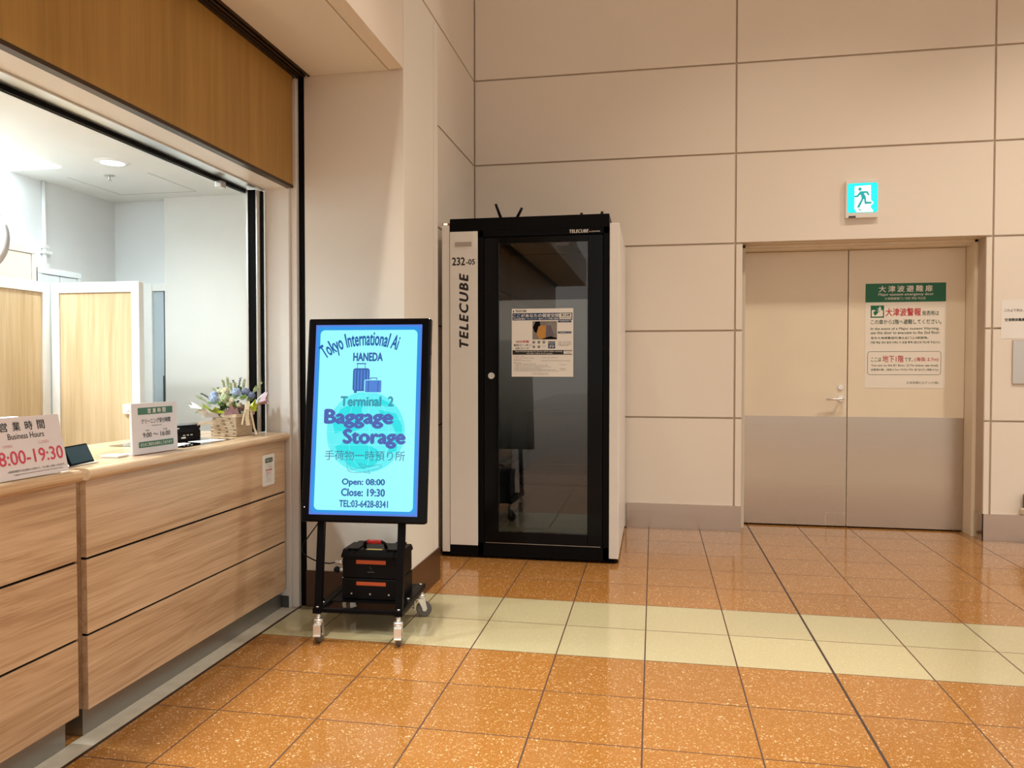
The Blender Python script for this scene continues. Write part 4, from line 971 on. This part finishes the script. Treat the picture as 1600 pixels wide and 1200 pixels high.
# vertical word, reading upwards
Mv = Matrix.Translation((-1.212, BY - 0.0048, 1.443)) @ Matrix.Rotation(math.radians(-90), 4, 'Y')
put_text(b, 'TELECUBE', 0, 0.510, 0, 0.066, 0.0, 0.042, 1.25, 0.22, M=Mv)
b.build('lettering', INK, fp, True)
q = MB(); q.box(-1.305, -1.190, BY - 0.008, BY - 0.0042, 2.135, 2.165, 0.001); q.build('card_holder', GRAYD, fp, True)
q = MB(); q.box(-1.182, -1.152, BY - 0.0050, BY - 0.0042, 2.12, 2.236); q.build('tape_strip', PAPER, fp, True)
b = MB(); put_text(b, 'TELECUBE', -0.522, -0.395, 2.204, 2.226, BY - 0.0006, 0.02, 1.1, 0.2); put_text(b, 'by OKAMURA', -0.390, -0.318, 2.205, 2.214, BY - 0.0006, 0.01); plabel(b.build('roof_lettering', WINK, BT, True), 'white lettering')
# door: black frame, tinted glass, film, knob
q = MB(); DXa, DXb = BX0 + 0.240, BX1 - 0.042
GX0, GX1, GZ0, GZ1 = -1.004, -0.400, 0.186, 2.150
q.box(DXa, GX0, BY + 0.004, BY + 0.045, 0.112, 2.190, 0.003); q.box(GX1, DXb, BY + 0.004, BY + 0.045, 0.112, 2.190, 0.003)
q.box(GX0, GX1, BY + 0.004, BY + 0.045, 0.112, GZ0, 0.003); q.box(GX0, GX1, BY + 0.004, BY + 0.045, GZ1, 2.190, 0.003)
dr = q.build('door', BLACKG, BT, True)
MB().box(GX0 + 0.0005, GX1 - 0.0005, BY + 0.014, BY + 0.020, GZ0 + 0.0005, GZ1 - 0.0005).build('glass', GLASS, dr, True)
MB().poly([(GX0 + 0.001, BY + 0.0215, GZ0 + 0.3), (GX1 - 0.001, BY + 0.0215, GZ0 + 0.3), (GX1 - 0.001, BY + 0.0215, 1.765), (GX0 + 0.001, BY + 0.0215, 1.765)]).build('privacy_film', PFILM, dr, True)
q = MB(); q.cyl((-1.048, BY + 0.004, 1.253), (-1.048, BY - 0.006, 1.253), 0.011, n=20); q.cyl((-1.048, BY - 0.006, 1.253), (-1.048, BY - 0.030, 1.253), 0.019, 0.022, 24); plabel(q.build('knob', CHROME, dr, True), 'chrome knob')
q = MB(); q.box(DXa + 0.01, DXb - 0.01, BY - 0.0015, BY + 0.001, 0.1095, 0.1118); plabel(q.build('sill_strip', ALU, BT, True), 'thin metal strip')
# interior
q = MB(); q.box(BX0 + 0.211, BX0 + 0.222, BY + 0.07, BB - 0.031, 0.087, 2.23); q.box(BX1 - 0.042, BX1 - 0.031, BY + 0.07, BB - 0.031, 0.087, 2.23); q.box(BX0 + 0.223, BX1 - 0.043, BB - 0.045, BB - 0.031, 0.087, 2.23)
q.build('lining', BOOTHIN, BT, True)
q = MB(); q.box(-0.97, BX1 - 0.045, 1.40, 1.96, 0.087, 0.43, 0.02); q.box(-0.97, BX1 - 0.045, 1.385, 1.95, 0.431, 0.52, 0.03, seg=3); q.box(-0.97, BX1 - 0.045, 1.86, 1.962, 0.521, 0.95, 0.02)
plabel(q.build('bench_seat', SEATM, BT, True), 'brown upholstered bench')
q = MB(); q.cyl((-0.62, 1.3, 2.20), (-0.62, 1.3, 2.238), 0.045, n=24); q.build('interior_lamp', WHITE, BT, True)
# indicator lamp on the left side panel top, levelling foot
q = MB(); q.box(-1.398, -1.352, BY + 0.006, BY + 0.04, 2.283, 2.300, 0.002); lamp = q.build('signal_lamp', mat('lamp_housing', (0.55, 0.28, 0.15, 1), 0.4), BT, True)
q = MB(); q.box(-1.388, -1.364, BY + 0.003, BY + 0.0055, 2.286, 2.297); plabel(q.build('lit_face', emit('amber_light', (1.0, 0.72, 0.42), 2.2), lamp, True), 'glowing amber face')
for x in (-1.374, -0.24, -0.72):
    q = MB(); q.cyl((x, BY + 0.06, 0.0005), (x, BY + 0.06, 0.012), 0.045, n=24); q.cyl((x, BY + 0.06, 0.012), (x, BY + 0.06, 0.034), 0.014, n=12); q.build('levelling_foot', BLACK, BT, True)

# sticks on the booth roof
def stick(name, p0, p1, par): MB().cyl(p0, p1, 0.011, 0.009, 10).build(name, BLACK, par, True)
wr = thing('wireless_router', 'black router with two aerials forming a V on the booth roof', 'router', (-0.98, 1.1, 2.3255))
MB().box(-1.06, -0.90, 1.02, 1.18, 2.3258, 2.352, 0.006).build('casing', BLACK, wr, True)
stick('aerial', (-1.030, 1.10, 2.350), (-1.075, 1.10, 2.468), wr); stick('aerial', (-0.930, 1.10, 2.350), (-0.885, 1.10, 2.435), wr)
wr = thing('sensor_box', 'low black box with two short aerials at the right end of the booth roof', 'sensor', (-0.42, 1.15, 2.3255))
MB().box(-0.52, -0.32, 1.08, 1.24, 2.3258, 2.345, 0.005).build('casing', BLACK, wr, True)
stick('aerial', (-0.465, 1.12, 2.343), (-0.467, 1.12, 2.388), wr); stick('aerial', (-0.335, 1.12, 2.343), (-0.322, 1.12, 2.392), wr)

# poster on the glass
PO0, PO1, PZa, PZb = -0.915, -0.496, 1.247, 1.706
po = thing('poster', 'white printed poster stuck on the booth glass door', 'poster', (PO0, BY + 0.0138, PZa))
PW, PH = PO1 - PO0, PZb - PZa
def pp(cx, cy): return ((cx - 172) / 890.0 * PW, (1 - (cy - 92) / 1012.0) * PH)     # close-view pixels to poster metres
def pbox(mb, x0, x1, y0, y1, y=-0.0016):
    a, b = pp(x0, y1), pp(x1, y0); mb.box(a[0], b[0], y, y + 0.0004, a[1], b[1])
def ptxt(mb, s, x0, x1, y0, y1, y=-0.0018, bold=0.0):
    a, b = pp(x0, y1), pp(x1, y0); put_text(mb, s, a[0], b[0], a[1], b[1], y, bold)
MB().box(0, PW, -0.0010, 0, 0, PH).build('sheet', PAPER, po)
q = MB(); pbox(q, 182, 862, 158, 264); pbox(q, 862, 1048, 158, 166); pbox(q, 862, 1048, 252, 264); pbox(q, 1036, 1048, 158, 264); plabel(q.build('blue_band', NAVY, po), 'dark blue heading band')
for r4 in ((842, 1034, 272, 300), (842, 1034, 434, 464), (702, 802, 580, 686)):
    q = MB(); pbox(q, *r4); plabel(q.build('blue_panel', NAVY, po), 'small dark blue panel')
q = MB(); pbox(q, 184, 924, 710, 776); pbox(q, 924, 1048, 710, 718); pbox(q, 924, 1048, 766, 776); plabel(q.build('black_band', INK, po), 'black band')
q = MB(); ptxt(q, 'ここがあなたの個室空間', 190, 858, 168, 222, bold=0.015); ptxt(q, 'WEB会議/電話・テレワーク・集中したい作業に最適!', 192, 850, 230, 256, bold=0.01)
ptxt(q, 'Fast! Private Booth for Phone call & Video meeting', 230, 905, 718, 742, bold=0.01); ptxt(q, 'AC/100V, USB & Wi-Fi available', 390, 765, 748, 768, bold=0.01); ptxt(q, '公式アプリ', 878, 1000, 276, 296); ptxt(q, '会員登録はこちら', 860, 1020, 440, 460); ptxt(q, 'BOOTH', 710, 795, 592, 612); ptxt(q, 'LUXE', 725, 780, 618, 630); ptxt(q, '77', 715, 792, 642, 676, bold=0.03)
plabel(q.build('white_lettering', WINK, po), 'white lettering')
q = MB(); ptxt(q, 'TELECUBE', 225, 388, 112, 140, bold=0.03); pbox(q, 192, 206, 116, 148); ptxt(q, '無料クーポン', 200, 458, 616, 652, bold=0.01); ptxt(q, 'QRコード', 225, 425, 664, 704, bold=0.01)
ptxt(q, '個人会員', 885, 1018, 172, 208, bold=0.02); ptxt(q, '¥275円/15分', 882, 1028, 214, 240, bold=0.01); ptxt(q, 'JPY275', 940, 1034, 726, 740, bold=0.01); ptxt(q, '/15min', 965, 1020, 744, 758)
for k in range(3): ptxt(q, '法人契約についてはこちらへお問い合わせ', 845, 1036, 580 + k * 20, 592 + k * 20)
ptxt(q, 'ご利用方法', 845, 995, 636, 648); ptxt(q, 'コンセント Wi-Fi', 605, 672, 644, 656)
for y, x1, s in ((912, 520, '1. Scan the barcode / QR code'), (934, 700, '2. Register as a member with your e-mail and name'), (956, 750, '3. Open the door with the smartphone key and enter'), (978, 605, '4. Close the door and start using the booth'), (998, 805, '5. When you finish, please take your belongings and leave the booth'), (1018, 855, '6. You will be charged for the time you used and the receipt is sent by mail')): ptxt(q, s, 205, x1, y - 6, y + 8)
ptxt(q, 'Credit card, one member one booth', 215, 500, 816, 828); ptxt(q, 'Pay every 15 minutes of use', 612, 838, 814, 828); ptxt(q, 'Reservation available anytime', 205, 455, 862, 874); ptxt(q, 'Reserving the booth beforehand by your smartphone', 612, 1016, 860, 874); ptxt(q, 'How to use', 200, 306, 888, 902)
ptxt(q, 'For registration', 865, 960, 918, 930); ptxt(q, 'Quick guide', 865, 955, 978, 990); ptxt(q, 'Support', 885, 955, 998, 1010); ptxt(q, 'For any trouble please contact', 465, 708, 1046, 1058); ptxt(q, 'Customer support desk', 470, 705, 1066, 1078)
for k, (x, y) in enumerate(((495, 592), (568, 592), (640, 592), (495, 660), (568, 660))):
    c = pp(x, y); r1 = 0.0095
    for j in range(16):
        a, b2 = j * math.pi / 8, (j + 1) * math.pi / 8
        q.poly([(c[0] + r1 * math.cos(a), -0.0018, c[1] + r1 * math.sin(a)), (c[0] + r1 * math.cos(b2), -0.0018, c[1] + r1 * math.sin(b2)), (c[0] + r1 * 0.72 * math.cos(b2), -0.0018, c[1] + r1 * 0.72 * math.sin(b2)), (c[0] + r1 * 0.72 * math.cos(a), -0.0018, c[1] + r1 * 0.72 * math.sin(a))])
    pbox(q, x - 8, x + 8, y - 8, y + 8, -0.0018)
q.build('lettering', INK, po)
q = MB(); ptxt(q, '30分体験', 232, 425, 562, 600, bold=0.015); ptxt(q, 'Pay by card', 205, 348, 793, 806); ptxt(q, 'Reservation', 205, 325, 842, 856); plabel(q.build('red_lettering', RED, po), 'red lettering')
q = MB(); pbox(q, 475, 828, 280, 550); plabel(q.build('photo_ground', mat('photo_gray', (0.22, 0.20, 0.19, 1), 0.5, var=0.2, nscale=8), po), 'grey photograph of a booth interior')
q = MB(); 
def ppoly(mb, pts, y): mb.poly([(pp(a, b_)[0], y, pp(a, b_)[1]) for a, b_ in pts])
ppoly(q, [(570, 350), (672, 345), (665, 525), (580, 550), (535, 470)], -0.0022); plabel(q.build('photo_desk', mat('photo_orange', (0.55, 0.27, 0.05, 1), 0.5), po), 'orange desk in the photograph')
q = MB(); ppoly(q, [(480, 370), (520, 285), (580, 280), (590, 345), (560, 360), (535, 460), (500, 430)], -0.0021); ppoly(q, [(665, 525), (740, 505), (826, 530), (826, 549), (590, 549)], -0.0021); plabel(q.build('photo_chair', BLACK, po), 'dark chair in the photograph')
q = MB(); ppoly(q, [(672, 345), (740, 340), (790, 500), (665, 525)], -0.0020); q.build('photo_seat', mat('photo_mauve', (0.14, 0.12, 0.16, 1), 0.5), po)

# ------------------------------------------------------------------ exit sign
EX = thing('exit_sign', 'lit turquoise emergency exit sign with running figure above the double doors', 'exit sign', (1.475, 2.0495, 2.452))
EW, EH = 0.234, 0.288
MB().box(0, EW, -0.032, 0, 0, EH, 0.004).build('housing', WHITEP, EX)
E_EX = emit('exit_turquoise', (0.0, 1.0, 0.97), 1.0, 0.01); E_EXW = emit('exit_white', (1, 1, 1), 1.15, 0.5)
E_EXM = emit('exit_teal', rgb(0, 175, 170), 1.0, 0.01)
def ep(cx, cy): return ((cx - 300) / 760.0 * EW, (1 - (cy - 200) / 860.0) * EH)
q = MB(); a, b = ep(345, 940), ep(1050, 270); q.prism(rrect(a[0], b[0], a[1], b[1], 0.018), -0.0335, -0.0322); lit = plabel(q.build('lit_panel', E_EX, EX), 'glowing turquoise panel')
q = MB()
def epoly(pts, y=-0.0340, mb=None): (mb or q).poly([(ep(a, b_)[0], y, ep(a, b_)[1]) for a, b_ in pts])
epoly([(508, 340), (885, 325), (890, 670), (945, 710), (945, 740), (885, 790), (885, 830), (945, 905), (940, 930), (560, 930), (505, 850)])
q.build('doorway_symbol', E_EXW, lit)
q = MB()
c = ep(632, 408); q.poly([(c[0] + 0.0125 * math.cos(k * math.pi / 10), -0.0346, c[1] + 0.0135 * math.sin(k * math.pi / 10)) for k in range(20)])
epoly([(636, 456), (795, 456), (820, 474), (860, 548), (822, 562), (780, 502), (725, 504), (768, 580), (784, 696), (908, 704), (902, 748), (744, 752), (728, 640), (714, 640), (622, 834), (562, 818), (672, 622), (652, 545), (640, 535), (582, 590), (505, 590), (505, 552), (560, 548)], -0.0346)
epoly([(582, 848), (608, 846), (668, 892), (648, 912)], -0.0346)
q.build('running_figure', E_EXM, lit)
q = MB(); a, b = ep(372, 1058), ep(540, 1010); q.box(a[0], b[0], -0.0335, -0.0322, a[1], b[1]); q.build('indicator', DGRAY, EX)

# ------------------------------------------------------------------ tsunami notice on the right door leaf
TN = thing('door_notice', 'large green and white tsunami notice on the right door leaf', 'notice', (1.712, 2.3596, 1.142))
TW, TH = 0.598, 0.840
MB().box(0, TW, -0.0012, -0.0002, 0, TH).build('sheet', FILM, TN)
def tp(cx, cy): return ((cx - 140) / 798.0 * TW, (1 - (cy - 84) / 1030.0) * TH)
def tbox(mb, x0, x1, y0, y1, y=-0.0018): a, b = tp(x0, y1), tp(x1, y0); mb.box(a[0], b[0], y, y + 0.0005, a[1], b[1])
def ttxt(mb, s, x0, x1, y0, y1, bold=0.0, y=-0.0020): a, b = tp(x0, y1), tp(x1, y0); put_text(mb, s, a[0], b[0], a[1], b[1], y, bold)
q = MB(); tbox(q, 140, 938, 84, 268); plabel(q.build('header_band', GREEN, TN), 'green header')
q = MB(); tbox(q, 194, 328, 300, 312); tbox(q, 194, 328, 408, 420); tbox(q, 194, 205, 300, 420); tbox(q, 317, 328, 300, 420)
def tpoly(mb, pts, y=-0.0020): mb.poly([(tp(a, b_)[0], y, tp(a, b_)[1]) for a, b_ in pts])
tpoly(q, [(205, 312), (317, 312), (317, 345), (290, 348), (240, 400), (225, 382), (222, 362), (235, 355), (250, 352), (228, 342), (205, 345)])
plabel(q.build('wave_symbol', GREEN, TN), 'green wave symbol')
q = MB()
for ch, x in (('大', 272), ('津', 365), ('波', 456), ('避', 548), ('難', 641), ('扉', 733)): ttxt(q, ch, x, x + 74, 106, 170, 0.02, -0.0026)
ttxt(q, 'Major tsunami emergency door', 270, 818, 180, 212, 0.015, -0.0026); ttxt(q, '大海啸避难门 / 대형 해일 피난문', 332, 740, 220, 246, 0.005, -0.0026)
# running figure of the wave symbol
c = tp(287, 318); q.poly([(c[0] + 0.006 * math.cos(k * math.pi / 6), -0.0027, c[1] + 0.006 * math.sin(k * math.pi / 6)) for k in range(12)])
tpoly(q, [(278, 326), (296, 326), (306, 342), (296, 338), (290, 346), (296, 360), (286, 356), (280, 350), (268, 360), (258, 358), (276, 344), (272, 332), (260, 340), (262, 330)], -0.0027)
q.build('white_lettering', WINK, TN)
for a in (('大津波警報', 344, 696, 328, 406, 0.022), ('地下1階', 318, 528, 792, 860, 0.012), ('(海抜-2.7m)', 636, 872, 810, 856, 0.01)):
    q = MB(); ttxt(q, *a); plabel(q.build('red_lettering', RED, TN), 'red lettering')
q = MB(); ttxt(q, '発表時は', 706, 872, 356, 404, 0.008); ttxt(q, 'この扉から2階へ避難してください。', 196, 896, 438, 486, 0.012)
ttxt(q, 'In the event of a Major tsunami Warning,', 196, 876, 516, 548, 0.012); ttxt(q, 'use this door to evacuate to the 2nd floor.', 196, 884, 554, 582, 0.012)
ttxt(q, '发布大海啸警报时请从此门上2楼避难。', 196, 770, 608, 632, 0.01); ttxt(q, '대형 해일 경보 발표시에는 이 문을 통해 2층으로 피난해 주십시오.', 196, 890, 652, 676, 0.01)
ttxt(q, 'ここは', 202, 304, 812, 854, 0.008); ttxt(q, 'です。', 538, 620, 812, 854, 0.008); ttxt(q, 'You are on the B1 floor. (2.7m below sea level)', 204, 868, 880, 906, 0.01); ttxt(q, '这里是B1楼。(海拔-2.7m) / 여기는 지하 1층 입니다. (해발-2.7m)', 202, 872, 922, 946, 0.01)
ttxt(q, '日本空港ビルデング(株)', 564, 876, 1048, 1076, 0.0)
a, b = tp(166, 984), tp(898, 752); o_ = rrect(a[0], b[0], a[1], b[1], 0.02); i_ = rrect(a[0] + 0.003, b[0] - 0.003, a[1] + 0.003, b[1] - 0.003, 0.017)
for k in range(len(o_)):
    j = (k + 1) % len(o_); q.poly([(o_[k][0], -0.0019, o_[k][1]), (o_[j][0], -0.0019, o_[j][1]), (i_[j][0], -0.0019, i_[j][1]), (i_[k][0], -0.0019, i_[k][1])])
q.build('lettering', DKGREEN, TN)

# paper notice, intercom plate and bumper at the right edge
PN = thing('paper_notice', 'white paper notice on the wall at the right edge of the view', 'notice', (2.585, 2.0495, 1.524))
MB().box(0, 0.42, -0.0012, -0.0002, 0, 0.290).build('sheet', PAPER, PN)
q = MB(); put_text(q, 'これより先は、', 0.022, 0.150, 0.200, 0.222, -0.0018, 0.01); put_text(q, '空港関係職員以外立入禁止', 0.024, 0.300, 0.128, 0.152, -0.0018, 0.03); q.build('lettering', INK, PN)
IP = thing('intercom_plate', 'satin steel wall plate below the paper notice', 'intercom', (2.664, 2.0495, 1.185))
MB().box(0, 0.26, -0.012, 0, 0, 0.328, 0.003).build('plate', STEELB, IP)
MB().box(0.075, 0.185, -0.0135, -0.0122, 0.165, 0.27, 0.0005).build('label', mat('pale_blue_label', (0.62, 0.68, 0.78, 1), 0.4), IP)
MB().box(0.078, 0.12, -0.0148, -0.0137, 0.125, 0.16, 0.0005).build('button', INKG, IP)
WB = thing('wall_bench', 'beige ledge with a dark block low on the wall at the right edge', 'bench', (2.90, 1.96, 0.0))
q = MB(); q.box(2.725, 3.6, 1.905, 2.0375, 0.215, 0.262, 0.008, seg=3); q.box(2.9, 2.95, 1.95, 2.03, 0.0, 0.22); q.box(3.4, 3.45, 1.95, 2.03, 0.0, 0.22); q.build('ledge', DOORM, WB, True)
plabel(MB().box(2.745, 3.55, 1.985, 2.0375, 0.2625, 0.365, 0.004).build('back_pad', BROWNB, WB, True), 'dark brown block')
